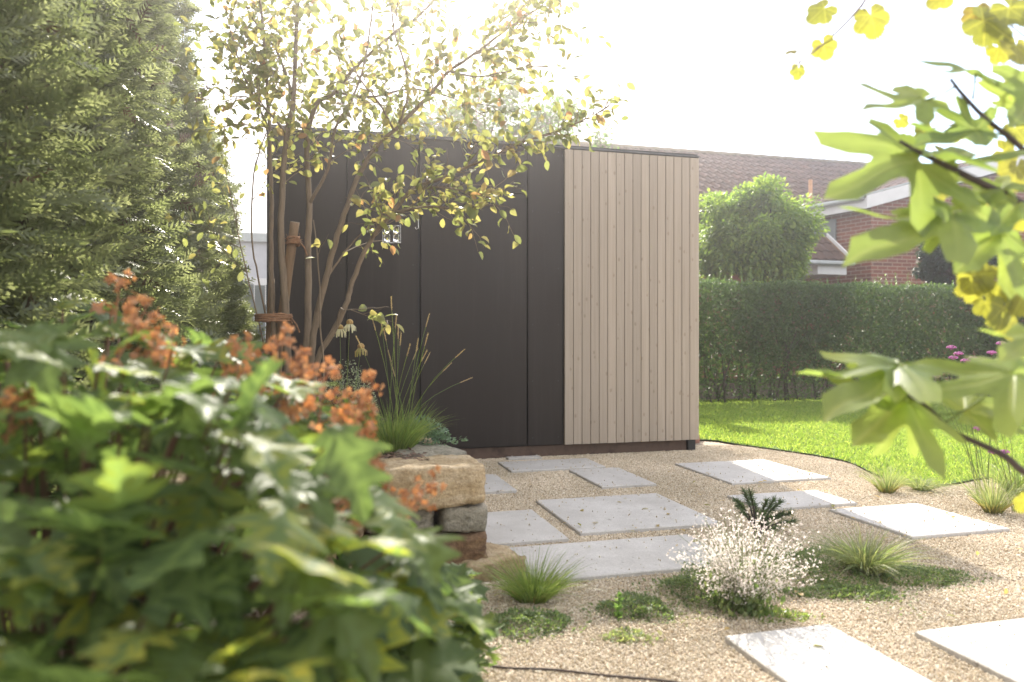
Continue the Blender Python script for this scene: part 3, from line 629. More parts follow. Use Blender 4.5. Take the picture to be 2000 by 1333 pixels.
ball_tree('dark_tree', P(1865, 505, 12.8), .72, .7, .62, 9000, M['darktree'], 'dark green tree in front of the brick gable behind the hedge', DIAMOND, (.06, .11), 6, lobes=30, small=.7)
def airy_tree(name, blobs, base, nl, m, label, seed, size, trunk_r=.09):
    rs = np.random.default_rng(seed); t = empty(name, (base[0], base[1], 0), label, 'tree')
    mb = MB(); top = Vector(blobs[0][0])
    tr = smooth_path([Vector(base)-Z*.05, Vector(base)*.5+top*.5, top], 6)
    mb.tube(tr, [trunk_r*(1-.07*i) for i in range(len(tr))], 7); mb.build('trunk', M['bark'], t, True)
    mb = MB(); P_ = []; D_ = []
    for (c, r) in blobs:
        c = Vector(c); s0 = tr[int(len(tr)*.7)]
        mb.tube(smooth_path([s0, s0.lerp(c, .5)+Z*.15, c], 4), [.03*(1-.09*i) for i in range(9)], 5)
        for b in range(max(6, int(nl*r/9))):
            q = Vector(unit(rs.normal(size=3)))*r*rs.random()**.35; q.z = q.z*.85; e = c+q; s1 = c+q*.25
            mb.tube([s1, s1.lerp(e, .6)+Z*.05, e], [.007, .004, .002], 4)
            for k in range(9):
                w = s1.lerp(e, rs.uniform(.3, 1.05)); P_.append(w+Vector(rs.normal(size=3))*.07); D_.append(q.normalized()+Vector(rs.normal(size=3))*.6-Z*.4)
    mb.build('branches', M['bark'], t, True)
    P_ = np.array([tuple(p) for p in P_]); D_ = np.array([tuple(p) for p in D_]); n = len(P_)
    scatter('crown', DIAMOND, P_, D_, rv(n)+[0, 0, .8], rs.uniform(*size, n), m, t); return t
YB = 12.0
airy_tree('garden_tree', [(P(930, 225, YB), .75), (P(985, 185, YB), .55), (P(900, 260, YB+.3), .8), (P(1060, 245, YB), .55), (P(1010, 270, YB-.2), .6), (P(850, 240, YB), .6), (P(1100, 225, YB+.2), .32), (P(790, 250, YB), .5)],
          G(950, 770), 900, M['birch'], 'airy pale green tree rising behind the shed roof', 11, (.07, .12))
airy_tree('small_tree', [(P(1172, 268, 13.5), .22), (P(1180, 285, 13.5), .3)], P(1175, 760, 13.5)*1.0, 420, M['birch'], 'small sapling top just above the shed roof beside the house ridge', 12, (.06, .1), .04)

# ================================================================== CONIFER HEDGE (left)
CF = Vector((-2.40, 6.6, 0)); CD = Vector((.22, -1, 0)).normalized(); CN = Vector((1, .22, 0)).normalized()
con = empty('conifer_hedge', CF+CD*3, 'tall feathery green conifer hedge filling the left side', 'hedge')
CL, CHT = 5.6, 4.9
def cbulge(s, z): return .16*np.sin(s*4.7+.6)+.10*np.sin(s*9.1+z*1.3)+.07*np.sin(z*3.3+s*2)-.10*z-.22*np.maximum(z-2.2, 0)*0-.02*z*z
n = 34000
s = -.25+(CL+.25)*rng.random(n)**1.25; z = rng.uniform(.0, CHT, n); dep = rng.random(n)**2*.55
pos = np.array(CF)[None]+np.outer(s, CD)+np.outer(cbulge(s, z)-dep, CN)+np.outer(z, Z)
d = np.outer(np.full(n, .85), CN)+np.outer(rng.normal(0, .5, n), CD)+np.outer(rng.normal(.35, .4, n), Z)
nn = np.outer(np.full(n, .25), CN)+rv(n)*.7+[0, 0, .8]
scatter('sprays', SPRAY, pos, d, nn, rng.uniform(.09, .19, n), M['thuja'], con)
n = 2600; z = rng.uniform(0, CHT, n); a = rng.random(n)     # far end
pos = np.array(CF)[None]+np.outer(cbulge(np.zeros(n), z)-a*1.1, CN)+np.outer(-.15-.25*rng.random(n), CD)+np.outer(z, Z)
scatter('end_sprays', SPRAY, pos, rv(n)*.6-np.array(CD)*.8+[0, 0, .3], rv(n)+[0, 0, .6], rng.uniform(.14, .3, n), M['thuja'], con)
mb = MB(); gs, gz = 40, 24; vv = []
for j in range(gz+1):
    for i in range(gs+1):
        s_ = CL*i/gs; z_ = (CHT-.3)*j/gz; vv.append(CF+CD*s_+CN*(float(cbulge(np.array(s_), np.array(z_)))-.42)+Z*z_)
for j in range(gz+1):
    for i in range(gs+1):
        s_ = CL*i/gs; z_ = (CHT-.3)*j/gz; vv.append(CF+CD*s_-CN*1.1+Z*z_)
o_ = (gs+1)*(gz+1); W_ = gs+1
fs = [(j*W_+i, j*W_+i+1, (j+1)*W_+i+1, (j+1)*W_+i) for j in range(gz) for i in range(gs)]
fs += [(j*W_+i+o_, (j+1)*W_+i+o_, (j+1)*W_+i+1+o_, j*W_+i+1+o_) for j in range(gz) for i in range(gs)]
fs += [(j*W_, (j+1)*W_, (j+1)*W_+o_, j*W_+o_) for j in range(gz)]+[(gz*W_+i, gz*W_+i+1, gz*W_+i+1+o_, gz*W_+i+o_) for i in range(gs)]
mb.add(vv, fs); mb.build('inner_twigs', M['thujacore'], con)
for k in range(7):
    mb = MB(); b = CF+CD*(.4+.85*k)-CN*.5; mb.tube([b-Z*.05, b+Z*1.5, b+Z*3.4], [.05, .04, .02], 7); mb.build('trunk', M['darkbark'], con)
n = 300; s = rng.uniform(1.2, 5.5, n)     # dead brown twigs showing between the sprays
pos = np.array(CF)[None]+np.outer(s, CD)+np.outer(cbulge(s, np.full(n, 1.2))-.22, CN)+np.outer(rng.uniform(.5, 2.6, n), Z)
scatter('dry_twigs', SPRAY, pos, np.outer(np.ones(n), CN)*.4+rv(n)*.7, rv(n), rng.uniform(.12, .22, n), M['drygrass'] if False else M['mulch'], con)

# ================================================================== PALE GARAGE AND FENCE (gap at the left of the shed)
gar = empty('garage', P(490, 700, 13.5).to_2d().to_3d(), 'pale rendered flat-roofed garage glimpsed left of the shed', 'garage')
c0 = P(400, 660, 13.5); c0.z = 0; zt = H+(HY-470)/F*13.5
mb = MB(); mb.box(c0, U*4.2, V*5, Z*zt); mb.build('wall', M['render'], gar)
mb = MB(); mb.box(c0-U*.08-V*.08+Z*zt, U*4.36, V*5.16, Z*.16); mb.build('roof_edge', M['zinc'], gar)
mb = MB(); mb.box(c0+U*.6-V*.02, U*2.4, V*.04, Z*2.05); dr = mb.build('garage_door', M['white'], gar)
fen = empty('board_fence', P(480, 700, 9.2).to_2d().to_3d(), 'low grey board fence beyond the gap left of the shed', 'fence')
f0 = P(385, 660, 9.2); f0.z = 0
for i in range(13):
    mb = MB(); mb.box(f0+U*(.135*i), U*.125, V*.02, Z*(1.62+random.uniform(-.01, .01))); mb.build('fence_board', M['grey'], fen)
for z_ in (.4, 1.3):
    mb = MB(); mb.box(f0+V*.021+Z*z_, U*1.75, V*.04, Z*.07); mb.build('rail', M['grey'], fen)

# ================================================================== BRICK HOUSE
R0 = P(1640, 320, 21.0); PITCH = R(33)
hs = empty('brick_house', (9.5, 19.5, 0), 'red brick house with brown pantiled roof behind the hedge', 'house')
DN = (-V*math.cos(PITCH)-Z*math.sin(PITCH))              # down the front slope
NR = (-V*math.sin(PITCH)+Z*math.cos(PITCH))
TW, TG = .225, .36
def tile_mesh():
    mb = MB(); xs = [0, .03, .07, .11, .15, .19, .225]; hs_ = [0, .034, .052, .036, .008, .0, .008]; th = .02; vs_ = []
    for (dwn, lift) in ((0, 0), (TG+.06, .034)):
        for a, b in zip(xs, hs_): vs_.append(U*a+DN*dwn+NR*(b+lift))
    for a, b in zip(xs, hs_): vs_.append(U*a+DN*(TG+.06)+NR*(b+.034-th*1.7))
    fs = [(i, i+7, i+8, i+1) for i in range(6)]+[(i+7, i+14, i+15, i+8) for i in range(6)]
    mb.add(vs_, fs); return mb
tm = tile_mesh(); tme = tm.mesh('tile'); tme.materials.append(M['tile'])
tv = np.array([tuple(q) for q in tm.v]); tf = np.array(tm.f)
mroof = MB(); mroof.box(R0-U*11+DN*.04-NR*.12, U*15.5, DN*4.0, NR*.1); roof = mroof.build('roof', M['brownstone'], hs)
mbk = MB(); mbk.box(R0-U*11-NR*.13, U*15.5, Vector((V.x*math.cos(PITCH), V.y*math.cos(PITCH), -math.sin(PITCH)))*4.0, Z*.1); mbk.build('rear_roof', M['brownstone'], hs)
cnt = 0; rest = []
for r_ in range(11):
    for c_ in range(-48, 22):
        p = R0+U*(c_*TW)+DN*(.05+r_*TG); q = p+DN*.2
        px, py = CX+F*q.x/q.y, HY+F*(H-q.z)/q.y
        if 1352 < px < 1745 and r_ < 9 and py < 412 and cnt < 300:
            o = bpy.data.objects.new('tile', tme); col.objects.link(o); o.parent = roof; o.location = p+NR*(random.uniform(0, .004))
            cnt += 1
        else: rest.append(p)
A = np.array([tuple(p) for p in rest]); VV = (A[:, None]+tv[None]).reshape(-1, 3); FF = (tf[None]+(np.arange(len(A))*len(tv))[:, None, None]).reshape(-1, 4)
o = tag(link('tiles', npmesh('tiles', VV, FF), None, M['tile']), kind='stuff'); o.parent = roof
for i in range(36):                      # ridge caps
    mb = MB(); b = R0+U*(-10.6+.4*i)+Z*.02; pr = []
    for (t, rr) in ((0, .115), (.43, .10)):
        for a in range(7): an = math.pi*(a/6); pr.append(b+U*t+V*(math.cos(an)*rr)+Z*(math.sin(an)*rr*.9-.02))
    mb.add(pr, [(k, k+7, k+8, k+1) for k in range(6)]+[tuple(range(7))]); mb.build('ridge_tile', M['moss'], roof)
mb = MB(); vp = P(1583, 372, 17.4); mb.tube([vp-Z*.25, vp+Z*.24], .045, 10); mb.build('vent_pipe', M['terra'], roof)
mb = MB(); mb.box(R0-U*10.8-V*2.7-Z*R0.z, U*15, V*5.4, Z*(R0.z-2.55)); mb.build('house_wall', M['brickplain'], hs)
# gable wing
YA = 15.6
GA = P(1690, 392, YA); WD = Vector((-.46, .888, 0))      # front left corner under the verge, direction of the side eave
za = GA.z; K = Vector((GA.x, GA.y, 0)); inset = .22
C1 = K+U*.25+V*.12                       # wall corner
def quad_uv(name, pts, m, parent, wdir):
    me = bpy.data.meshes.new(name); me.from_pydata([tuple(p) for p in pts], [], [tuple(range(len(pts)))]); me.update()
    uv = me.uv_layers.new(name='UVMap')
    for li in me.polygons[0].loop_indices:
        p = Vector(me.vertices[me.loops[li].vertex_index].co); uv.data[li].uv = (p.dot(wdir), p.z)
    me.materials.append(m); return link(name, me, parent)
SLP = math.tan(R(15.5))
def vz(s): return za-.16+s*SLP           # underside of the verge above the front wall
quad_uv('front_wall', [C1-Z*.0, C1+U*4.6, C1+U*4.6+Z*vz(4.6), C1+Z*vz(.2)], M['brick'], hs, U)
quad_uv('front_wall', [C1+U*4.6, C1+U*9, C1+U*9+Z*vz(.4), C1+U*4.6+Z*vz(4.6)], M['brick'], hs, U)
quad_uv('side_wall', [C1+WD*4, C1, C1+Z*vz(.1), C1+WD*4+Z*vz(.1)], M['brick'], hs, WD)
def beam(name, a, b, hgt, th, nrm, m, up=Z):
    mb = MB(); mb.box(a, b-a, nrm*th, up*hgt); return mb.build(name, m, hs)
va = K+Z*(za-.17)-V*.05
beam('verge_board', va, va+U*4.9+Z*(4.9*SLP), .27, .03, V, M['white'])
mb = MB(); mb.box(va+V*.031, U*4.9+Z*(4.9*SLP), V*.35, Z*.02); mb.build('soffit', M['white'], hs)
beam('eave_board', va-U*.0+V*.03, va+WD*4.2, .22, .03, Vector((WD.y, -WD.x, 0))*-1 if False else Vector((.888, .46, 0)), M['white'])
mb = MB(); ga, gb = K-U*.06+Z*(za+.06), K-U*.06+WD*4.2+Z*(za+.06)
mb.tube([ga, gb], .055, 8); gt = mb.build('gutter', M['zinc'], hs, True)
mb = MB(); mb.box(va+Z*.272+V*.0-U*.02, U*4.95+Z*(4.95*SLP), V*.1, Z*.035); mb.build('verge_flashing', M['zinc'], hs)
# wing roof slope with its tiles
e1 = WD; ri = (U*1+Z*SLP).normalized(); nrw = ri.cross(e1).normalized(); nrw = nrw if nrw.z > 0 else -nrw
mb = MB(); mb.box(K+Z*(za+.10), ri*4.9, e1*4.6, -nrw*.05); wr = mb.build('wing_roof', M['brownstone'], hs)
mb = MB(); mb.box(K+Z*(za+.10)+ri*4.9, (U*4.4-Z*4.4*SLP), e1*4.6, -Z*.05); mb.build('wing_roof', M['brownstone'], hs)
mb = MB()
for r_ in range(15):
    for c_ in range(21):
        b = K+Z*(za+.115)+ri*(r_*.33)+e1*(c_*.215); xs = [0, .04, .09, .14, .18, .225]; hh = [0, .02, .034, .024, .004, .004]
        vs_ = [b+e1*a+nrw*(q+.02) for a, q in zip(xs, hh)]+[b+ri*.38+e1*a+nrw*q for a, q in zip(xs, hh)]+[b+e1*a+nrw*(q-.01) for a, q in zip(xs, hh)]
        mb.add(vs_, [(i, i+1, i+7, i+6) for i in range(5)]+[(i+12, i+13, i+1, i) for i in range(5)])
o = mb.build('tiles', M['tile'], wr); tag(o, kind='stuff')
# side window panel, gable window
def rect_on(o, du, dz, nrm, th, m, name, parent): mb = MB(); mb.box(o, du, nrm*th, Z*dz); return mb.build(name, m, parent)
sw0 = C1+WD*.85-Vector((.888, .46, 0))*.03
wdw = rect_on(sw0+Z*2.35, WD*1.2, 1.25, -Vector((.888, .46, 0)), .03, M['grey'], 'window', hs)
for k in range(3): rect_on(sw0+WD*(.06+.39*k)+Z*2.42-Vector((.888, .46, 0))*.032, WD*.31, 1.1, -Vector((.888, .46, 0)), .008, M['darkpane'] if k else M['grey'], 'pane', wdw)
q = P(1790, 420, YA+.5); uu = (Vector((q.x, q.y, 0))-C1).dot(U); wz0 = H+(HY-461)/F*(YA+.6); wz1 = H+(HY-402)/F*(YA+.6)
w0 = C1+U*uu+Z*wz0
wn = rect_on(w0-V*.025, U*.42, wz1-wz0, V, .02, M['darkpane'], 'window', hs)
for (a, b, w_, h_) in ((0, 0, .42, .075), (0, wz1-wz0-.07, .42, .07), (0, .075, .07, wz1-wz0-.145), (.35, .075, .07, wz1-wz0-.145), (.19, .076, .05, wz1-wz0-.147)):
    rect_on(w0+U*a+Z*b-V*.05, U*w_, h_, V, .023, M['white'], 'frame', wn)
rect_on(w0-U*.04-Z*.075-V*.09, U*.5, .07, V, .085, M['brownstone'], 'sill', wn)
# porch roof
pa = P(1597, 514, YA-.3); pb = P(1673, 514, YA-.3); zp = pa.z
pw = (pb-pa).length
mb = MB(); mb.box(Vector((pa.x, pa.y, zp-.23)), U*(pw-.1), V*1.2, Z*.2); mb.build('porch_fascia', M['white'], hs)
mb = MB(); a_, b_ = Vector((pa.x-1.0, pa.y-.3, zp)), U*(pw+1.05)
dn2 = V*.8+Z*.62
mb.box(a_, b_, dn2, Z*.05); pr_ = mb.build('porch_roof', M['brownstone'], hs)
mb = MB()
for r_ in range(3):
    for c_ in range(int((pw+1.0)/.22)):
        b = a_+U*(c_*.22)+dn2*(r_*.33)+Z*.055; nn_ = (-V*.62+Z*.8).normalized(); xs = [0, .04, .09, .14, .18, .225]; hh = [0, .02, .034, .024, .004, .004]
        vs_ = [b+U*a+nn_*(q+.02) for a, q in zip(xs, hh)]+[b+dn2*.36+U*a+nn_*q for a, q in zip(xs, hh)]+[b+U*a-nn_*.02 for a in xs]
        mb.add(vs_, [(i, i+1, i+7, i+6) for i in range(5)]+[(i+12, i+13, i+1, i) for i in range(5)])
o = mb.build('tiles', M['tile'], pr_); tag(o, kind='stuff')
mb = MB(); mb.box(a_+b_, U*.04, dn2, Z*.13); mb.build('verge_board', M['white'], pr_)
mb = MB(); mb.tube([a_-V*.05+Z*.0, a_+b_-V*.05], .05, 8); mb.build('gutter', M['zinc'], pr_)

# ================================================================== LEAF SHAPES
def polar_leaf(lobes, sinus, teeth=0, nth=84, rings=5, cup=.12, wav=.04, seed=0, back=155, ex=.42):
    rs = np.random.default_rng(seed); th = np.radians(np.linspace(-back, back, nth+1)); rr = np.full(nth+1, sinus)
    rr = rr*(1-.35*np.abs(th)/math.pi)
    for a, l, w in lobes:
        x = np.abs(th-math.radians(a))/math.radians(w); rr = np.maximum(rr, np.where(x < 1, l*np.clip(1-x**(2.6 if ex < .5 else 2.), 0, 1)**ex, 0))
    if teeth: rr *= 1+teeth*(np.abs((np.arange(nth+1)*.5) % 1-.5)*4-1)
    v = [(0, 0, 0)]; vein = [0.]; f = []; ph = rs.uniform(0, 6, 3)
    for k in range(1, rings+1):
        q = k/rings
        for t, r in zip(th, rr):
            R_ = r*q; x, y = R_*math.sin(t), R_*math.cos(t)
            dist = min(abs(R_*math.sin(t-math.radians(a))) if math.cos(t-math.radians(a)) > 0 else 9 for a, l, w in lobes)
            z = -cup*R_*R_+wav*math.sin(t*5+ph[0])*R_+.55*min(dist, .18)**1.8+wav*.6*math.sin(y*7+ph[1]+x*4)
            v.append((x, y, z)); vein.append(min(dist, 1.))
    n1 = nth+1
    for i in range(nth): f.append((0, 1+i+1, 1+i, 1+i))
    tri = [(0, 2+i, 1+i) for i in range(nth)]
    quad = [(1+(k-1)*n1+i, 1+(k-1)*n1+i+1, 1+k*n1+i+1, 1+k*n1+i) for k in range(1, rings) for i in range(nth)]
    return v, [t[::-1] for t in tri]+[q[::-1] for q in quad][::1], vein
def oak_leaf(seed=0, droop=.25, fold=.15):
    rs = np.random.default_rng(seed); v = []; vein = []; f = []; nt, cols = 34, [-1, -.62, -.28, 0, .28, .62, 1]
    p1, p2 = rs.uniform(-.04, .04, 2)
    for i in range(nt+1):
        t = i/nt; env = .47*math.sin(math.pi*min(1, (t*.93+.05))**.82)
        for s_ in cols:
            ph = p1 if s_ > 0 else p2
            q_ = ((t+ph)*3.4+.25) % 1; w = env*(.40+.72*(q_/.62 if q_ < .62 else (1-q_)/.38)**1.15); x = s_*w; y = t+.34*abs(s_)*w-.03
            z = -droop*t*t+fold*abs(x)-.55*droop*x*x*2+.025*math.sin(9*t+4*x+seed)+.018*math.sin(17*x+6*t)
            v.append((x, y, z)); vein.append(min(abs(x), abs(((t-abs(x)*.9)*5.5) % 1-.5)*.09 if abs(s_) > .2 else abs(x)))
    c = len(cols)
    for i in range(nt):
        for j in range(c-1): f.append((i*c+j, i*c+j+1, (i+1)*c+j+1, (i+1)*c+j))
    return v, f, vein
def leaf_mesh(name, data, m):
    me = bpy.data.meshes.new(name); me.from_pydata(data[0], [], data[1]); me.update(); me.shade_smooth()
    a = me.attributes.new('vein', 'FLOAT', 'POINT'); a.data.foreach_set('value', np.array(data[2], np.float32)); me.materials.append(m); return me
def put_leaf(me, parent, base, d, nrm, size, name='leaf', wide=1.):
    d = Vector(d).normalized(); x = d.cross(Vector(nrm)).normalized(); z = x.cross(d)
    m = Matrix((x*wide, d, z)).transposed().to_4x4(); m = Matrix.Translation(Vector(base)) @ m @ Matrix.Scale(size, 4)
    o = bpy.data.objects.new(name, me); col.objects.link(o); o.parent = parent; o.matrix_parent_inverse = Matrix.Translation(-parent.location); o.matrix_basis = m
    return o
rnd = random.uniform
def rvec(): return Vector((random.gauss(0, 1), random.gauss(0, 1), random.gauss(0, 1))).normalized()

# ================================================================== SERVICEBERRY TREE
TY = 3.6
tree = empty('serviceberry_tree', (P(585, 850, TY).x, TY, .45), 'multi-stemmed tree with yellowing leaves in the raised bed', 'tree')
stems = [   # (pixels and distance offsets), start radius, end radius, first leafy fraction
    ([(566, 850, 0), (562, 698, 0), (557, 591, 0), (548, 460, 0), (551, 380, 0), (560, 264, .02), (574, 190, .05), (580, 40, .1), (592, -110, .15), (600, -260, .2)], .022, .007, .42),
    ([(548, 850, .05), (538, 690, .05), (532, 600, .05), (529, 480, .05), (530, 400, .06), (526, 255, .1), (522, 180, .15), (514, 64, .2), (500, -80, .3), (492, -200, .35)], .016, .005, .45),
    ([(592, 850, .02), (597, 700, .02), (602, 613, .03), (602, 464, .05), (604, 400, .05), (600, 276, .1), (618, 205, .12), (655, 180, .15), (698, 128, .2), (761, 72, .25), (830, 20, .3), (900, -60, .3)], .021, .005, .5),
    ([(604, 850, -.05), (606, 723, -.05), (615, 638, -.05), (638, 540, -.08), (655, 472, -.1), (676, 408, -.1), (698, 349, -.12), (732, 289, -.1), (770, 255, -.1), (804, 221, -.1), (842, 183, -.1), (876, 140, -.1), (927, 106, -.08), (995, 55, 0), (1060, 10, .1)], .019, .004, .5),
    ([(608, 850, -.08), (617, 715, -.1), (651, 647, -.12), (676, 596, -.14), (689, 549, -.15), (723, 472, -.18), (766, 417, -.2), (808, 370, -.22), (859, 349, -.25), (910, 327, -.25), (953, 310, -.25), (1017, 280, -.2), (1102, 252, -.15), (1166, 222, -.1), (1196, 200, -.1)], .017, .002, .42),
    ([(808, 370, -.22), (868, 366, -.3), (932, 382, -.32), (968, 386, -.3)], .006, .0015, .0),
    ([(770, 414, -.2), (840, 404, -.28), (900, 408, -.3), (948, 402, -.3)], .006, .0015, .0),
    ([(723, 472, -.18), (745, 425, -.25), (735, 395, -.3), (752, 372, -.3)], .005, .0015, .1),
    ([(560, 264, .02), (520, 215, -.1), (480, 190, -.2), (450, 190, -.25)], .007, .002, .1),
    ([(779, 243, -.1), (796, 190, -.2), (794, 136, -.25), (770, 60, -.3), (760, -30, -.3)], .008, .003, .2),
    ([(604, 400, .05), (640, 330, 0), (655, 250, 0), (690, 190, .1), (715, 106, .15), (730, -10, .2)], .010, .004, .15),
    ([(876, 140, -.1), (930, 150, -.25), (990, 140, -.3), (1040, 125, -.3)], .005, .0015, 0),
    ([(927, 106, -.08), (980, 85, .1), (1020, 40, .15), (1040, -20, .2)], .006, .002, 0),
    ([(574, 190, .05), (540, 100, .3), (490, 30, .4), (450, -60, .5)], .009, .003, .1),
    ([(526, 255, .1), (470, 130, .2), (440, 20, .3)], .007, .002, .1),
    ([(620, 640, 0), (632, 560, 0), (668, 500, .05), (700, 462, .05), (745, 420, 0)], .008, .002, .6),
    ([(540, 720, .1), (508, 560, .1), (493, 470, .12), (496, 340, .15), (520, 260, .2)], .006, .003, .7),
    ([(530, 740, .1), (498, 600, .1), (470, 480, .12), (440, 330, .15)], .005, .002, .5),
    ([(612, 840, -.15), (632, 740, -.15), (626, 640, -.12), (624, 540, -.1), (612, 430, -.1)], .006, .003, .8),
    ([(655, 647, -.12), (664, 605, -.2), (676, 606, -.25), (720, 603, -.28), (760, 600, -.3)], .004, .001, .55),
    ([(655, 180, .15), (720, 190, .1), (800, 175, .05), (880, 190, .05), (950, 230, .05)], .007, .002, .1),
    ([(770, 255, -.1), (740, 200, -.3), (700, 150, -.4), (660, 60, -.45)], .006, .002, .1),
]
twigs = MB(); LP = []; LD = []
def twig(p, d, ln, r, lv=True):
    pts = [p]; q = p; dd = d.normalized()
    for k in range(4):
        dd = (dd+rvec()*.28+Z*.05-Z*.10*k*.5).normalized(); q = q+dd*(ln/4); pts.append(q)
    twigs.tube(pts, [r, r*.8, r*.6, r*.45, r*.25], 4, False)
    if lv:
        m = max(2, int(ln/.042))
        for k in range(m):
            t = (k+.6)/m; i = min(3, int(t*4)); b = pts[i].lerp(pts[i+1], t*4-i)
            sd = (pts[i+1]-pts[i]).normalized(); e = (sd*.5+rvec()*.75-Z*.35).normalized()
            LP.append(b+e*.012); LD.append(e)
    return pts
DENS = {4: 2.1, 5: 2.6, 6: 2.8, 7: 1.6, 3: 1.3, 8: 1.4, 13: 1.5, 14: 1.5, 15: .5, 16: .35, 17: .4, 18: .15, 19: .35, 0: 1.15, 1: 1.2, 2: 1.1}
for si, (pp, r0, r1, lf) in enumerate(stems):
    path = smooth_path([P(x, y, TY+dy) for x, y, dy in pp], 5); n = len(path)
    mb = MB(); mb.tube([p+rvec()*(.0025 if 0 < i < n-1 else 0) for i, p in enumerate(path)], [r0+(r1-r0)*(i/(n-1))**.8 for i in range(n)], 8 if r0 > .01 else 6)
    mb.build('stem' if r0 > .012 else 'branch', M['bark'], tree, True)
    Ls = [0]
    for i in range(n-1): Ls.append(Ls[-1]+(path[i+1]-path[i]).length)
    tot = Ls[-1]; s_ = lf*tot; dens = DENS.get(si, 1.)
    while s_ < tot:
        i = max(k for k in range(n) if Ls[k] <= s_); i = min(i, n-2); p = path[i].lerp(path[i+1], (s_-Ls[i])/max(Ls[i+1]-Ls[i], 1e-6)); tg = (path[i+1]-path[i]).normalized()
        pe = rvec(); pe = (pe-tg*pe.dot(tg)).normalized()
        ln = rnd(.10, .26) if si in (4, 5, 6, 7, 19) else rnd(.16, .42)
        if si == 4 and s_/tot > .5: ln *= .8
        tp = twig(p, tg*.75+pe*.7+Z*(.12 if si not in (5, 6) else -.05), ln, .0022)
        if ln > .22 and si not in (4, 5, 6):
            for k in (1, 2, 3): twig(tp[k], (tp[k+1]-tp[k]).normalized()*.6+rvec()*.7, ln*.5, .0014)
        s_ += rnd(.035, .085)/(dens*(1.7 if si == 4 and s_/tot > .72 else 1))
tag(twigs.build('twigs', M['bark'], tree), kind='stuff')
LPn = np.array([tuple(p) for p in LP]); LDn = np.array([tuple(p) for p in LD]); nL = len(LPn)
lx, ly = px_of(LPn)
front = np.where((lx > 640) & (lx < 1210) & (ly > 215) & (ly < 620) & (LPn[:, 1] < TY-.02))[0]; rng.shuffle(front); front = front[:300]
isf = np.zeros(nL, bool); isf[front] = True
scatter('crown', OVAL, LPn[~isf], LDn[~isf], rv((~isf).sum())*.7+[0, -.2, .6], rng.uniform(.034, .06, (~isf).sum()), M['servjoin'], tree)
srv = []
for k in range(4):
    v_ = OVAL[0]*[1+.1*k, 1, 1+.8*k]; me = bpy.data.meshes.new('serviceberry_leaf'); me.from_pydata([tuple(q) for q in v_], [], [tuple(map(int, q)) for q in OVAL[1]]); me.update(); me.shade_smooth(); me.materials.append(M['serv']); srv.append(me)
for i in front: put_leaf(random.choice(srv), tree, LPn[i], LDn[i], rvec()*.7+Vector((0, -.2, .6)), rnd(.04, .062))
print('serviceberry leaves', nL)
# stakes and ties
def stake(pts, r, label):
    mb = MB(); path = smooth_path(pts, 4); mb.tube(path, [r*(1+.04*math.sin(i*2.1)) for i in range(len(path))], 10); o = mb.build('tree_stake', M['stake'], None, True)
    return tag(o, label, 'stake', 'stakes holding the tree')
stake([P(534, 880, TY+.1), P(545, 680, TY+.08), P(562, 540, TY+.05), P(576, 434, TY+.02)], .022, 'thick leaning peeled wooden stake with a cut top tied to the stems')
stake([P(512, 880, TY+.1), P(522, 700, TY+.1), P(531, 545, TY+.08)], .014, 'shorter wooden stake behind the rope tie, left of the leaning one')
def tie(c, rx, ry, turns, label, seed):
    random.seed(seed); mb = MB(); pts = []
    for k in range(turns*14+1):
        a = k/14*2*math.pi; pts.append(c+Vector((math.cos(a)*rx, math.sin(a)*ry, (k/(turns*14)-.5)*.035+random.uniform(-.004, .004))))
    mb.tube(pts, .006, 5)
    for k in range(46):
        p = random.choice(pts); e = p+rvec()*rnd(.012, .03); mb.tube([p, p.lerp(e, .5)+rvec()*.004, e], .0009, 3)
    e1 = c+Vector((rx, 0, 0)); mb.tube([e1, e1+Vector((.03, -.02, -.03)), e1+Vector((.045, -.02, -.07))], .004, 5)
    return tag(mb.build('coir_tie', M['rope'], None, True), label, 'rope', 'coir ties on the tree')
tie(P(573, 472, TY+.02), .028, .028, 4, 'short coir tie wrapped near the top of the leaning stake', 3)
tie(P(535, 622, TY), .085, .085, 4, 'wide coir rope binding stakes and stems lower down', 4)
# hanging ornament
orn = empty('hanging_ornament', P(765, 458, TY-.2), 'small clear glass four-part ornament hanging from a branch before the panel', 'ornament')
oc = P(765, 458, TY-.2)
for i in (-1, 1):
    for j in (-1, 1):
        c = oc+Vector((i*.021, 0, j*.019)); mb = MB(); mb.tube([c-Z*.017, c+Z*.017], .014, 14); mb.build('glass_tube', M['glass'], orn, True)
        mb = MB(); mb.tube([c+Z*.0175*j, c+Z*.0195*j], .017, 14); mb.build('bright_rim', M['steel'], orn)
mb = MB(); mb.box(oc+Vector((-.042, -.004, -.040)), (.084, 0, 0), (0, .008, 0), (0, 0, .002)); mb.build('bottom_bar', M['steel'], orn)
for i in (-1, 1): mb = MB(); mb.tube([oc+Vector((i*.041, 0, -.039)), oc+Vector((i*.041, 0, .045)), P(768, 418, TY-.2)], .0009, 4); mb.build('wire', M['steel'], orn)
mb = MB(); h0 = P(817, 413, TY-.24); mb.tube([h0, P(817, 420, TY-.24), P(817, 446, TY-.24), P(813, 449, TY-.24), P(811, 444, TY-.24)], .0022, 6)
tag(mb.build('metal_hook', M['steel'], None, True), 'thin pale metal hook hanging from the leafy branch before the door joint', 'hook')

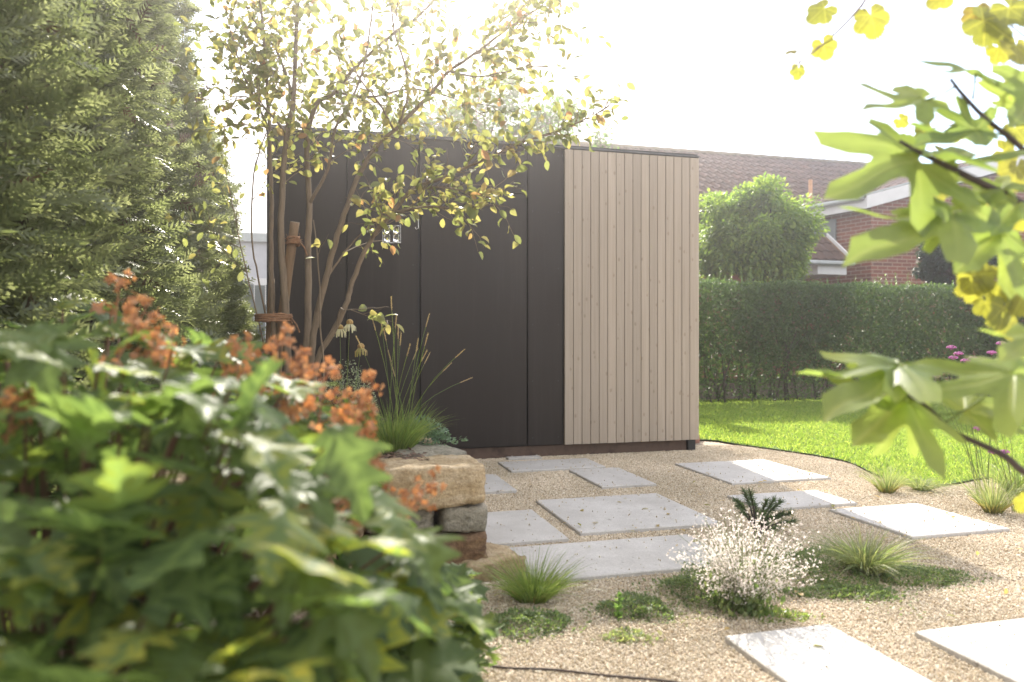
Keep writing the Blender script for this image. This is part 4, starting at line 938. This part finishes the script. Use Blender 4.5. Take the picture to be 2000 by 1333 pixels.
# ================================================================== PLANTS IN THE BED
def stalk(mb, a, b, r, sag=.1, n=5):
    a, b = Vector(a), Vector(b); hor = Vector((b.x-a.x, b.y-a.y, 0)); pts = []
    for k in range(n+1): t = k/n; pts.append(a.lerp(b, t)-hor*(sag*math.sin(math.pi*t))+Z*(abs(hor.length)*sag*math.sin(math.pi*t)))
    mb.tube(pts, [r*(1-.5*k/n) for k in range(n+1)], 4, False); return pts
def seedhead(parent, a, b, r, m):
    a, b = Vector(a), Vector(b); d = (b-a); L_ = d.length; mb = MB(); mb.tube([a, a.lerp(b, .3), a.lerp(b, .7), b], [r*.4, r*.7, r*.6, r*.15], 6); n = 46
    for k in range(n):
        p = a.lerp(b, rnd(0, 1)); e = (rvec()*.8+d.normalized()).normalized(); q = e.orthogonal().normalized()*r*.35; l_ = r*2.2
        mb.add([p-q, p+q, p+e*l_+q*.3], [(0, 1, 2)])
    return mb.build('seed_head', m, parent)
YG = 3.45; gb = P(775, 868, YG); gb.z = soil_z(.6, .5)
og = empty('ornamental_grass', gb, 'green tufted grass with tan seed heads at the bed corner', 'grass plant')
n = 620; a = rng.uniform(0, 2*np.pi, n); sp_ = rng.random(n)**.6
pos = np.array(gb)[None]+np.stack([np.cos(a)*.06*sp_, np.sin(a)*.06*sp_, np.zeros(n)], 1)
ln = np.stack([np.cos(a)*.55*sp_+.1, np.sin(a)*.5*sp_, np.ones(n)], 1)
blades('blades', pos, ln, rng.uniform(.12, .34, n), .0036, M['sedge'], og, 5, rng.uniform(.15, .7, n))
tips = [(728, 626), (744, 626), (764, 585), (774, 621), (778, 642), (750, 647), (837, 619), (835, 656), (816, 667), (800, 677), (814, 685), (832, 689), (838, 693), (904, 686), (879, 712), (917, 740), (698, 662), (766, 716), (759, 688), (783, 655)]
mb = MB()
for (tx, ty) in tips:
    tp = P(tx, ty, YG+rnd(-.12, .12)); b = gb+Vector((rnd(-.04, .05), rnd(-.04, .04), 0)); ps = stalk(mb, b, tp, .0018, .12, 6)
    d = (ps[-1]-ps[-2]).normalized(); seedhead(og, tp-d*.05, tp+d*.012, .0032, M['seed'])
tag(mb.build('stalks', M['sedge'], og), kind='stuff')
def mound(name, ctr, rx, ry, hz, n, m, label, cat, proto=DIAMOND, size=(.008, .016), flat=.3, parent=None, part='foliage', up=.6):
    t = parent or empty(name, ctr, label, cat)
    a = rng.uniform(0, 2*np.pi, n); r = np.sqrt(rng.random(n)); tail = rng.random(n) < .22; r[tail] = .8+.75*rng.random(tail.sum())**1.6; edge = 1+.16*np.sin(a*3+ctr[0]*9)+.10*np.sin(a*5+ctr[1]*7); z = np.sqrt(np.clip(1-r*r, .02, 1))*(flat+(1-flat)*rng.random(n)**.5)
    nz = .75+.25*np.sin(a*4+r*9)
    pos = np.array(ctr)[None]+np.stack([np.cos(a)*r*rx*edge, np.sin(a)*r*ry*edge, z*hz*nz], 1)
    d = rv(n)*.9+np.stack([np.cos(a)*r, np.sin(a)*r, np.full(n, up)], 1)
    o = scatter(part, proto, pos, d, rv(n)*.7+[0, 0, 1], rng.uniform(*size, n), m, t); return t
c = P(818, 832, 3.62); mound('blue_sedum', (c.x, c.y, soil_z(.5, .8)), .13, .12, .135, 1900, M['sedum'], 'bluish grey succulent cushion right behind the tufted grass', 'plant', size=(.014, .026))
c = P(678, 742, 3.85); mound('silver_plant', (c.x, c.y, soil_z(1, 1.2)-.02), .18, .15, .42, 5200, M['silver'], 'silvery small-leaved bush at the foot of the tree', 'plant', size=(.009, .016), flat=.55)
mb = MB(); t_ = None
c = P(802, 884, 3.2); mound('creeping_plant', (c.x, c.y, WT-.04), .11, .07, .03, 700, M['thyme'], 'flat green creeping plant on the bed edge behind the top stone', 'plant', size=(.008, .015))
c = P(640, 800, 3.7); mound('leafy_perennial', (c.x, c.y, soil_z(1.1, .9)), .3, .22, .2, 1500, M['sedge'], 'low green perennial under the tree stems', 'plant', size=(.02, .05), flat=.4, proto=OVAL)
def echin(head, base, label, faded=False):
    t = empty('coneflower', base, label, 'flower', 'coneflowers in the bed'); mb = MB(); ps = stalk(mb, base, head, .0022, .05); mb.build('stem', M['sedge'], t)
    h = Vector(head); mb = MB(); mb.tube([h-Z*.006, h, h+Z*.012, h+Z*.02, h+Z*.024], [.006, .017, .017, .011, .002], 10); cn = mb.build('cone', M['cone'], t, True)
    for k in range(13):
        a = k*2*math.pi/13+rnd(-.1, .1); o_ = Vector((math.cos(a), math.sin(a), 0)); s_ = Vector((-o_.y, o_.x, 0)); l_ = rnd(.032, .045); p0 = h+o_*.014; p1 = p0+o_*.016-Z*l_*.45; p2 = p0+o_*.017-Z*l_
        mb = MB(); mb.add([p0-s_*.003, p0+s_*.003, p1+s_*.0055, p1-s_*.0055, p2+s_*.003, p2-s_*.003], [(0, 1, 2, 3), (3, 2, 4, 5)]); mb.build('petal', M['drygrass'] if faded else M['cream'], t)
eb = P(668, 800, 3.7); eb.z = soil_z(1, 1)
echin(P(664, 643, 3.68), eb, 'cream coneflower partly hidden behind the slanting tree stem')
echin(P(683, 633, 3.64), eb+Vector((.02, -.02, 0)), 'cream coneflower with drooping petals just right of the slanting stem')
echin(P(705, 680, 3.6), eb+Vector((.05, -.04, 0)), 'withered brown coneflower above the silvery bush', True)

# ================================================================== PLANTS IN THE GRAVEL
# white flowering plant
gc = G(1452, 1192); gau = empty('white_flowering_plant', gc, 'airy plant covered in tiny white and pink flowers in the gravel', 'plant')
mb = MB(); FP = []; FD = []
for k in range(190):
    a = rnd(0, 2*math.pi); r = rnd(0, 1)**.55; hgt = rnd(.15, .37)*(1-.22*r); tp = gc+Vector((math.cos(a)*r*.26, math.sin(a)*r*.22, hgt)); ps = stalk(mb, gc+Vector((math.cos(a)*.03, math.sin(a)*.03, 0)), tp, .0013, .1, 5)
    for j in range(21):
        t = rnd(.28, 1.06); i = min(4, int(t*5)); q = ps[i].lerp(ps[i+1], t*5-i); e = rvec(); FP.append(q+e*rnd(.004, .028)); FD.append(e)
tag(mb.build('stems', M['gaurastem'], gau), kind='stuff')
FPn = np.array([tuple(p) for p in FP]); n = len(FPn)
scatter('flowers', DIAMOND, np.repeat(FPn, 3, 0), rv(n*3)+[0, 0, .2], rv(n*3), rng.uniform(.005, .0095, n*3), M['gaura'], gau)
n = 700; scatter('leaves', DIAMOND, np.array(gc)[None]+rng.normal(0, 1, (n, 3))*[.05, .045, .0]+np.abs(rng.normal(0, 1, (n, 1)))*[0, 0, .055], rv(n)*.6+[0, 0, 1], rv(n), rng.uniform(.018, .034, n), M['thyme'], gau)
def patch(px, py, rx, ry, hz, n, label, m='thyme', size=(.008, .017), cat='ground cover', flat=.2):
    c = G(px, py); return mound('ground_cover_plant', (c.x, c.y, -.004), rx, ry, hz, n, M[m], label, cat, size=size, flat=flat)
patch(1385, 1165, .15, .15, .13, 3600, 'dark green cushion plant left of the white flowers')
patch(1243, 1192, .115, .10, .055, 2000, 'small low cushion plant alone in the gravel before the long slab')
patch(1030, 1222, .13, .10, .05, 2000, 'low green mat beside the hydrangea at the shadow edge')
patch(1225, 1245, .07, .05, .02, 450, 'sparse pale creeping sprigs in the sunlit gravel', 'stipa')
patch(1610, 1115, .20, .28, .05, 4200, 'green mat behind and left of the pale grass tuft')
patch(1790, 1128, .17, .12, .045, 2600, 'green mat right of the pale grass tuft')
patch(1650, 1160, .21, .07, .03, 1800, 'thin pale green mat in front of the grass tuft')
patch(1520, 1205, .10, .05, .02, 500, 'thin yellowish creeping plant under the white flowers', 'sedge')
c = G(1208, 1215); mb = MB(); spg = empty('yellow_sprig', c, 'single yellow-green sprig standing beside the small cushion plant', 'plant'); stalk(mb, c, c+Z*.085, .002); mb.build('stem', M['sedge'], spg)
n = 60; zz = rng.uniform(.01, .09, n); scatter('leaves', DIAMOND, np.array(c)[None]+np.outer(zz, Z), rv(n)*[1, 1, .2]+[0, 0, .7], rv(n)+[0, 0, 1], .022, M['shoot'], spg)
# small pine
pc = G(1478, 1062); pine = empty('dwarf_pine', pc, 'dwarf mountain pine with upright dark shoots behind the white flowers', 'shrub')
mb = MB(); PP = []; PD = []
for (tx, ty) in [(1437, 978), (1453, 958), (1465, 960), (1475, 985), (1490, 1000), (1497, 978), (1512, 976), (1524, 980), (1530, 1000), (1552, 1018), (1545, 1002), (1442, 990), (1505, 1010), (1485, 1030), (1520, 1030)]:
    tp = P(tx, ty, pc.y+rnd(-.12, .12)); ps = stalk(mb, pc, tp, .006, .15, 6); d = (ps[-1]-ps[-3]).normalized()
    for k in range(150):
        q = tp-d*rnd(0, .085); PP.append(q); PD.append(d*.8+rvec()*.75)
mb.build('branches', M['darkbark'], pine); n = len(PP)
blades('needles', np.array([tuple(p) for p in PP]), np.array([tuple(p) for p in PD]), rng.uniform(.025, .04, n), .0034, M['pine'], pine, 2, .05)
def tuft(px, py, n, ln, w, m, label, spread=.6, droop=(.2, .8), dry=0, r=.04, cat='grass tuft'):
    c = G(px, py); t = empty('grass_tuft', c, label, cat); a = rng.uniform(0, 2*np.pi, n); s_ = rng.random(n)**.6
    pos = np.array(c)[None]+np.stack([np.cos(a)*r*s_, np.sin(a)*r*s_, np.zeros(n)], 1); le = np.stack([np.cos(a)*spread*s_, np.sin(a)*spread*s_, np.ones(n)], 1)
    blades('blades', pos, le, rng.uniform(*ln, n), w, M[m], t, 5, rng.uniform(*droop, n))
    if dry:
        a = rng.uniform(0, 2*np.pi, dry); pos = np.array(c)[None]+np.stack([np.cos(a)*r*.8, np.sin(a)*r*.8, np.zeros(dry)], 1); blades('dry_base', pos, np.stack([np.cos(a)*.7, np.sin(a)*.7, np.ones(dry)], 1), rng.uniform(ln[0]*.4, ln[0]*.9, dry), w*1.3, M['drygrass'], t, 3, .3)
    return t
tuft(1690, 1122, 750, (.14, .30), .004, 'stipa', 'large pale arching grass tuft in the gravel right of the white flowers', .75, (.4, 1.1), 60)
tuft(1040, 1170, 700, (.10, .24), .003, 'sedge', 'soft green feathery tuft beside the foot of the bed wall', .85, (.2, .8), 50, .06)
tuft(1732, 962, 260, (.12, .30), .003, 'stipa', 'wispy grass tuft with orange base at the lawn corner', .7, (.2, .7), 160)
tuft(1800, 958, 320, (.12, .20), .0035, 'stipa', 'low rounded pale tuft right beside the orange-based one', .9, (.8, 1.4))
tuft(1940, 1002, 300, (.16, .42), .003, 'stipa', 'tall wispy tuft with orange base near the right edge', .6, (.2, .7), 200)
tuft(1985, 965, 420, (.15, .35), .005, 'sedge', 'green strappy clump at the right edge below the fig', .7, (.3, .9))
def verbena(base, heads, label):
    t = empty('verbena', base, label, 'flower', 'purple verbenas by the lawn'); mb = MB()
    for (hx, hy, dy) in heads:
        h = P(hx, hy, base.y+dy); stalk(mb, base+Vector((rnd(-.03, .03), rnd(-.03, .03), 0)), h, .0022, .04, 6); m2 = MB()
        for k in range(70):
            e = rvec(); e.z = abs(e.z)*.8; p = h+e*.022*Vector((1, 1, .8)).length*.6; q = e.orthogonal().normalized()*.0045; q2 = e.cross(q.normalized())*.0045; p = h+Vector((e.x*.026, e.y*.026, e.z*.018))
            m2.add([p-q, p+q2, p+q, p-q2], [(0, 1, 2, 3)])
        m2.add([h+Vector((math.cos(a)*.016, math.sin(a)*.016, 0)) for a in [k*math.pi/3 for k in range(6)]]+[h-Z*.012, h+Z*.012], [(k, 6, (k+1) % 6) for k in range(6)]+[((k+1) % 6, 7, k) for k in range(6)])
        m2.build('flower_head', M['verbena'], t)
    tag(mb.build('stems', M['gaurastem'], t), kind='stuff')
verbena(G(1925, 985), [(1803, 714, .1), (1845, 716, 0), (1858, 680, -.1), (1872, 692, .05), (1886, 706, -.05), (1900, 701, .1), (1937, 690, 0), (1827, 735, -.1), (1862, 700, .12), (1955, 672, .1)], 'tall verbena with bright purple heads before the hedge')
verbena(G(1985, 1000), [(1911, 838, .1), (1936, 822, 0), (1948, 812, -.1), (1958, 824, .05), (1969, 822, -.05), (1940, 884, .1), (1962, 884, 0), (1925, 808, 0)], 'lower verbena with dull purple heads over the lawn')
# drip hose
hp_ = [G(900, 1296), G(985, 1307), G(1080, 1311), G(1180, 1322), G(1290, 1332), G(1420, 1350)]
mb = MB(); mb.tube(smooth_path([p+Z*.004 for p in hp_], 5), .0035, 6); tag(mb.build('garden_hose', M['darkbark'], None, True), 'thin dark irrigation hose across the gravel at the bottom edge', 'hose')

n = 90; x = rng.uniform(-.2, 2.6, n); y = rng.uniform(1.9, 5.2, n)
d = rv(n); d[:, 2] *= .15
tag(scatter('fallen_leaves', OVAL, np.stack([x, y, np.full(n, .02)], 1), d, rv(n)*.35+[0, 0, 1], rng.uniform(.018, .04, n), M['drygrass']), 'small dry fallen leaves scattered over gravel and slabs', 'leaves', kind='stuff')

# ================================================================== OAKLEAF HYDRANGEA
hb = Vector((-.88, 1.42, 0)); hyd = empty('oakleaf_hydrangea', hb, 'large oakleaf hydrangea with dry orange flower panicles in the foreground', 'shrub')
oaks = [leaf_mesh('oak_leaf', oak_leaf(k, rnd(.12, .45), rnd(.0, .35)), M['hyd']) for k in range(12)]
RX, RY, RZ = 1.0, .80, .95; Z0 = .15
OUT = [(-400, 560), (0, 640), (140, 575), (250, 585), (330, 640), (430, 650), (500, 665), (560, 720), (640, 790), (700, 850), (750, 940), (800, 1010), (850, 1075), (920, 1110), (975, 1140), (995, 1240), (980, 1500)]
def hyd_top(x, Y):                       # crown height over the plan: a dome falling away to the right and to the front
    o_ = np.interp(x, [q[0] for q in OUT], [q[1] for q in OUT]); lim = H-(o_+15-HY)/F*Y
    return min(lim, .22+.86*math.sin(min(1, max(0, (Y-.42)/1.05))*math.pi/2)) if x < 975 else -1
pos = []; dirs = []; nrm = []; cams = []; sizes = []; tries = 0
while len(pos) < 1050 and tries < 80000:
    tries += 1; x = rnd(-320, 960); Y = rnd(.6 if x < 500 else .6+.75*(x-500)/485, 2.15)
    if Y > 1.75 and x < 250: continue
    tz = hyd_top(x, Y)
    if tz < .06: continue
    fr = 1-random.random()**1.7*.92; p = Vector(((x-CX)/F*Y, Y, tz*fr)); sz = rnd(.085, .155)*(1 if Y < 1.3 else .85)
    if p.z < .03: continue
    o_ = Vector(((p.x+.9)*.9, (Y-1.45)*.9, .35)).normalized(); d = (o_*.75+rvec()*.6-Z*.22).normalized(); nn_ = (Z*1.0+o_*.2+rvec()*.45).normalized()
    tp_ = p+d*sz; tx_ = CX+F*tp_.x/tp_.y; ty_ = HY+F*(H-tp_.z)/tp_.y
    if tp_.y < .45 or tx_ > 1010 or ty_ < np.interp(tx_, [q[0] for q in OUT], [q[1] for q in OUT])+rnd(-25, 15): continue
    sizes.append(sz)
    pos.append(p); dirs.append(d); nrm.append(nn_); cams.append((fr, (Y-1.2)*.4))
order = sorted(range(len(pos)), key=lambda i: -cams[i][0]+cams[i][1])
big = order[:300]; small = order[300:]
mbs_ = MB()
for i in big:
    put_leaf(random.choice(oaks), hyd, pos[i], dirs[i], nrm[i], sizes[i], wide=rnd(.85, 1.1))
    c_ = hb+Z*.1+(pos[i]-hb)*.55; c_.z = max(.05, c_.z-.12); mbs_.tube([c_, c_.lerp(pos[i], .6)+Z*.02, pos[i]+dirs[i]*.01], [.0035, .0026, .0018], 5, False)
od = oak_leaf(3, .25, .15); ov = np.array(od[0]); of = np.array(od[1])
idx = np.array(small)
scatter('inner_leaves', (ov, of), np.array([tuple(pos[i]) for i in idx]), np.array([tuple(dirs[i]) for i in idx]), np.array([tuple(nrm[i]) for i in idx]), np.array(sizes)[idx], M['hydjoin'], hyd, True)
tag(mbs_.build('leaf_stalks', M['hydstem'], hyd, True), kind='stuff')
for k in range(14):
    a = k*2.4; r = rnd(.2, .6); e = hb+Vector((math.cos(a)*RX*r, math.sin(a)*RY*r, Z0+RZ*math.sqrt(max(.05, 1-r*r))*.62)); mb = MB()
    b = hb+Vector((math.cos(a)*.12, math.sin(a)*.12, -.02)); mb.tube(smooth_path([b, b.lerp(e, .5)+Z*.06+rvec()*.03, e], 5), [.006-.0004*i for i in range(11)], 6); mb.build('stem', M['hydstem'], hyd, True)
def panicle(a, b, r, n):
    a, b = Vector(a), Vector(b); d = (b-a); dn = d.normalized(); mb = MB()
    for g_ in range(max(7, n//7)):
        t = (g_+rnd(0, .8))/max(7, n//7); w = r*(1-t*.7)*rnd(.6, 1.25); e = rvec(); e = (e-dn*e.dot(dn)).normalized(); c = a.lerp(b, t); q0 = c+e*w+dn*.01
        mb.tube([c, q0], [.0011, .0007], 3, False, .15)
        for k in range(random.randint(4, 7)):
            p = q0+rvec()*.011; nn_ = (e*.6+rvec()).normalized(); x = nn_.orthogonal().normalized(); y = nn_.cross(x); s_ = rnd(.005, .010); c0 = rnd(0, 1)
            for j in range(4):
                an = j*math.pi/2+c0*3; o_ = x*math.cos(an)+y*math.sin(an); q = nn_.cross(o_); cu = rnd(-.4, .6)*s_
                mb.add([p, p+o_*s_*.55+q*s_*.5+nn_*cu*.4, p+o_*s_*1.1+nn_*cu, p+o_*s_*.55-q*s_*.5+nn_*cu*.4], [(0, 1, 2, 3)], c0)
    mb.tube([a-d*.5, a, b], [.0025, .0022, .001], 5, True, .1)
    return mb.build('flower_panicle', M['hydflower'], hyd)
for (ax, ay, bx, by, Y_, r, n) in [(620, 850, 640, 745, 1.6, .045, 110), (690, 860, 730, 765, 1.68, .04, 90), (600, 950, 690, 860, 1.5, .05, 130), (655, 980, 730, 880, 1.55, .045, 110), (555, 890, 590, 790, 1.45, .045, 100), (520, 740, 560, 670, 1.6, .035, 80), (240, 700, 290, 620, 1.5, .04, 90), (225, 640, 235, 570, 1.6, .03, 50), (320, 730, 300, 665, 1.55, .035, 70), (790, 1010, 850, 960, 1.75, .035, 80), (640, 1040, 690, 960, 1.35, .04, 90), (20, 850, 40, 790, 1.2, .03, 60), (760, 1060, 800, 985, 1.6, .03, 60), (430, 760, 470, 690, 1.5, .03, 60), (610, 1110, 600, 1010, 1.3, .03, 60), (700, 900, 700, 800, 1.6, .045, 110), (560, 820, 600, 730, 1.55, .045, 110), (270, 760, 300, 690, 1.45, .04, 90), (740, 1010, 720, 920, 1.6, .035, 80)]:
    panicle(P(ax, ay-15, Y_*.9), P(bx, by-25, Y_*.9+.05), r*1.2, n)

# ================================================================== FIG AND VINE (right foreground)
FT = Vector((1.55, 1.35, 0)); fig = empty('fig_bush', FT, 'fig bush with large lobed green leaves reaching in from the right', 'shrub')
figs = [leaf_mesh('fig_leaf', polar_leaf([(0, 1, 19), (46, .86, 19), (-46, .86, 19), (95, .6, 22), (-95, .6, 22)], .42+.03*k, .035, 64, 8, .02+.1*k, .06, k, 155, .72), M['fig']) for k in range(3)]
figs.append(leaf_mesh('fig_leaf', polar_leaf([(0, 1, 20), (44, .78, 19), (-44, .78, 19)], .4, .035, 60, 8, .12, .07, 9, 140, .72), M['fig']))
def fleaf(bx, by, Yb, tx, ty, Yt, nrm, k=None, wide=1., sc_=1.):
    Yb *= 1.13; Yt *= 1.13; a, b = P(bx, by, Yb), P(tx, ty, Yt); return put_leaf(figs[random.randrange(3) if k is None else k], fig, a, b-a, nrm, (b-a).length*sc_*(.76 if by > 600 else .8), wide=.8 if k == 3 else 1.)
UPN, CAMN = Vector((0, -.35, 1)), Vector((.1, -1, .5))
FL = [(1805, 197, 1.3, 1655, 214, 1.25, (0, -.45, 1), 0), (1905, 258, 1.25, 1862, 165, 1.3, (.2, -1, .3), 0), (1905, 145, 1.3, 1835, 118, 1.2, (0, -.5, 1), 1), (1900, 262, 1.25, 1772, 255, 1.15, (0, -.3, 1), 3),
      (1795, 312, 1.25, 1582, 380, 1.15, (-.1, -.75, .7), 1), (1800, 305, 1.25, 1930, 290, 1.4, (0, -.15, 1), 0), (1852, 428, 1.2, 1618, 482, 1.05, (-.1, -.42, 1), 3), (1850, 425, 1.2, 1700, 445, 1.2, (0, -.5, 1), 2),
      (1757, 722, 1.2, 1560, 716, 1.15, (0, -.12, 1), 1), (1757, 725, 1.2, 1565, 788, 1.0, (-.2, -.2, 1), 3), (1975, 735, 1.15, 1752, 762, 1.1, (0, -.2, 1), 2), (1765, 782, 1.2, 1640, 893, 1.05, (-.2, -.75, .7), 0), (1772, 790, 1.2, 1712, 915, 1.1, (.6, -.2, .6), 3), (1885, 802, 1.2, 2010, 772, 1.25, (0, -.5, 1), 1),
      (1950, 455, 1.2, 1850, 548, 1.1, (0, -.9, .4), 0), (1960, 470, 1.25, 1995, 600, 1.15, (.2, -1, .3), 1), (1955, 372, 1.25, 1850, 325, 1.35, (0, -.8, .5), 2), (1985, 400, 1.25, 1930, 470, 1.15, (-.2, -.9, .4), 0), (1990, 205, 1.3, 1955, 110, 1.35, (.1, -.9, .5), 1), (2020, 660, 1.05, 1945, 690, .95, (0, -.2, 1), 3), (2040, 740, 1.2, 1960, 850, 1.1, (0, -.8, .5), 1), (2030, 180, 1.3, 1965, 260, 1.2, (0, -.8, .5), 0)]
for q in FL: fleaf(*q[:6], Vector(q[6])+Vector((rnd(-.15, .15), -.3, 0)), q[7])
def fbranch(pts, r0, r1):
    mb = MB(); path = smooth_path(pts, 6); n = len(path); mb.tube(path, [r0+(r1-r0)*i/(n-1) for i in range(n)], 8); mb.build('branch', M['darkbark'], fig, True)
fbranch([FT-Z*.02, FT+Vector((-.05, 0, .6)), P(2110, 470, 1.469), P(1995, 398, 1.435), P(1880, 340, 1.412), P(1800, 300, 1.412), P(1757, 276, 1.412)], .012, .0032)
fbranch([P(2200, 560, 1.492), P(2080, 380, 1.469), P(1990, 285, 1.446), P(1925, 232, 1.435), P(1880, 185, 1.446), P(1856, 154, 1.446)], .007, .003)
fbranch([FT+Vector((0, 0, .1)), FT+Vector((-.08, 0, .45)), P(2060, 955, 1.379), P(1960, 890, 1.356), P(1860, 842, 1.356), P(1810, 795, 1.356), P(1765, 770, 1.356)], .009, .003)
for (ax, ay, bx, by, Y_) in [(1805, 197, 1868, 168, 1.458), (1905, 145, 1900, 195, 1.446), (1757, 722, 1790, 778, 1.356), (1765, 782, 1800, 790, 1.356), (1885, 802, 1820, 810, 1.356), (1852, 428, 1960, 392, 1.412), (1975, 735, 1840, 830, 1.356), (1950, 455, 1975, 392, 1.412)]:
    mb = MB(); mb.tube([P(ax, ay, Y_), P((ax+bx)/2, (ay+by)/2+4, Y_), P(bx, by, Y_)], [.0022, .002, .0025], 6); mb.build('leaf_stalk', M['gaurastem'], fig, True)
# vine
VT = Vector((2.1, 1.8, 0)); vine = empty('grape_vine', VT, 'grape vine with yellow autumn leaves at the right edge and top', 'vine')
vl = [leaf_mesh('vine_leaf', polar_leaf([(0, 1, 46), (58, .86, 42), (-58, .86, 42), (118, .68, 44), (-118, .68, 44)], .62, .07, 96, 5, .05+.12*k, .035, 20+k, 165), M['vine']) for k in range(4)]
def vleaf(cx, cy, size, Y_, ang=None, nrm=None):
    a = math.radians(rnd(200, 340) if ang is None else ang); d = Vector((math.cos(a), rnd(-.5, .3), math.sin(a))); nn_ = nrm or Vector((rnd(-.5, .5), -1, rnd(-.2, .6)))
    s_ = size/F*Y_*.62; put_leaf(random.choice(vl), vine, P(cx, cy, Y_)-d.normalized()*s_*.3, d, nn_, s_)
for q in [(1600, 24, 62, 2, 215, Vector((.5, -.6, .7))), (1705, 42, 72, 2, 285, None), (1611, 96, 52, 2, 290, None), (1545, 101, 26, 2, 200, Vector((.3, -.4, .9))), (1560, 141, 34, 2, 270, None)]: vleaf(*q)
for q in [(1940, 50, 105, 1.7), (1985, 25, 90, 1.65), (1910, 30, 60, 1.75), (1835, -6, 60, 1.9), (1985, 100, 85, 1.7), (1958, 100, 60, 1.75), (1763, 238, 32, 1.9), (1808, 262, 45, 1.85), (1870, 262, 40, 1.8), (1925, 255, 60, 1.75), (1990, 260, 65, 1.7), (1740, 335, 34, 1.85), (1832, 372, 58, 1.7), (1945, 415, 75, 1.7), (1985, 340, 80, 1.7), (1890, 505, 85, 1.65), (1912, 548, 75, 1.6), (1962, 560, 70, 1.6), (1960, 618, 90, 1.55), (1992, 485, 60, 1.6), (1995, 585, 80, 1.55), (1930, 600, 55, 1.6), (1998, 690, 60, 1.6), (1900, 565, 60, 1.6), (1975, 640, 60, 1.6), (2000, 985, 45, 1.5), (1840, 300, 40, 1.8), (1985, 170, 70, 1.7), (1970, 300, 60, 1.75), (2000, 420, 70, 1.7), (1925, 470, 55, 1.7), (1985, 530, 60, 1.6)]: vleaf(*q)
mb = MB(); mb.tube(smooth_path([P(1548, 136, 2), P(1562, 122, 2), P(1625, 72, 2), P(1685, 8, 2), P(1730, -60, 2), P(1900, -130, 1.9), P(2150, -60, 1.8)], 5), [.0013+.00012*i for i in range(31)], 6); mb.build('cane', M['cane'], vine, True)
mb = MB(); mb.tube(smooth_path([VT-Z*.02, VT+Z*.9, P(2090, 400, 1.75), P(2070, 100, 1.75), P(2150, -60, 1.8)], 6), .009, 7); mb.build('cane', M['cane'], vine, True)
for (ax, ay, bx, by) in [(1612, 28, 1628, 70), (1690, 22, 1682, 10), (1600, 88, 1592, 98), (1552, 104, 1562, 122), (1562, 130, 1563, 122)]:
    mb = MB(); mb.tube([P(ax, ay, 2), P(bx, by, 2)], .0012, 5); mb.build('leaf_stalk', M['cane'], vine)
for (x0, y0, x1, y1) in [(1930, 20, 2075, 150), (1800, 255, 2080, 230), (1900, 500, 2085, 420), (1960, 600, 2088, 480), (1740, 330, 1800, 262)]:
    mb = MB(); mb.tube(smooth_path([P(x0, y0, 1.72), P((x0+x1)/2, (y0+y1)/2-12, 1.74), P(x1, y1, 1.75)], 4), .0018, 5); mb.build('cane', M['cane'], vine, True)

# ================================================================== ADDED HAZE VOLUME, standing in for lens flare
mb = MB(); mb.box((-60, -6, -1.2), (120, 0, 0), (0, 70, 0), (0, 0, 9.2))
m, t, b = mat('haze'); t.nodes.remove(b); pv = N(t, 'ShaderNodeVolumePrincipled'); pv.inputs['Color'].default_value = (1, .96, .95, 1); pv.inputs['Density'].default_value = .009; pv.inputs['Anisotropy'].default_value = .88
t.links.new(pv.outputs[0], t.nodes['Material Output'].inputs['Volume'])
tag(mb.build('haze', m), 'thin added haze standing in for the lens flare veil', 'haze', kind='stuff')
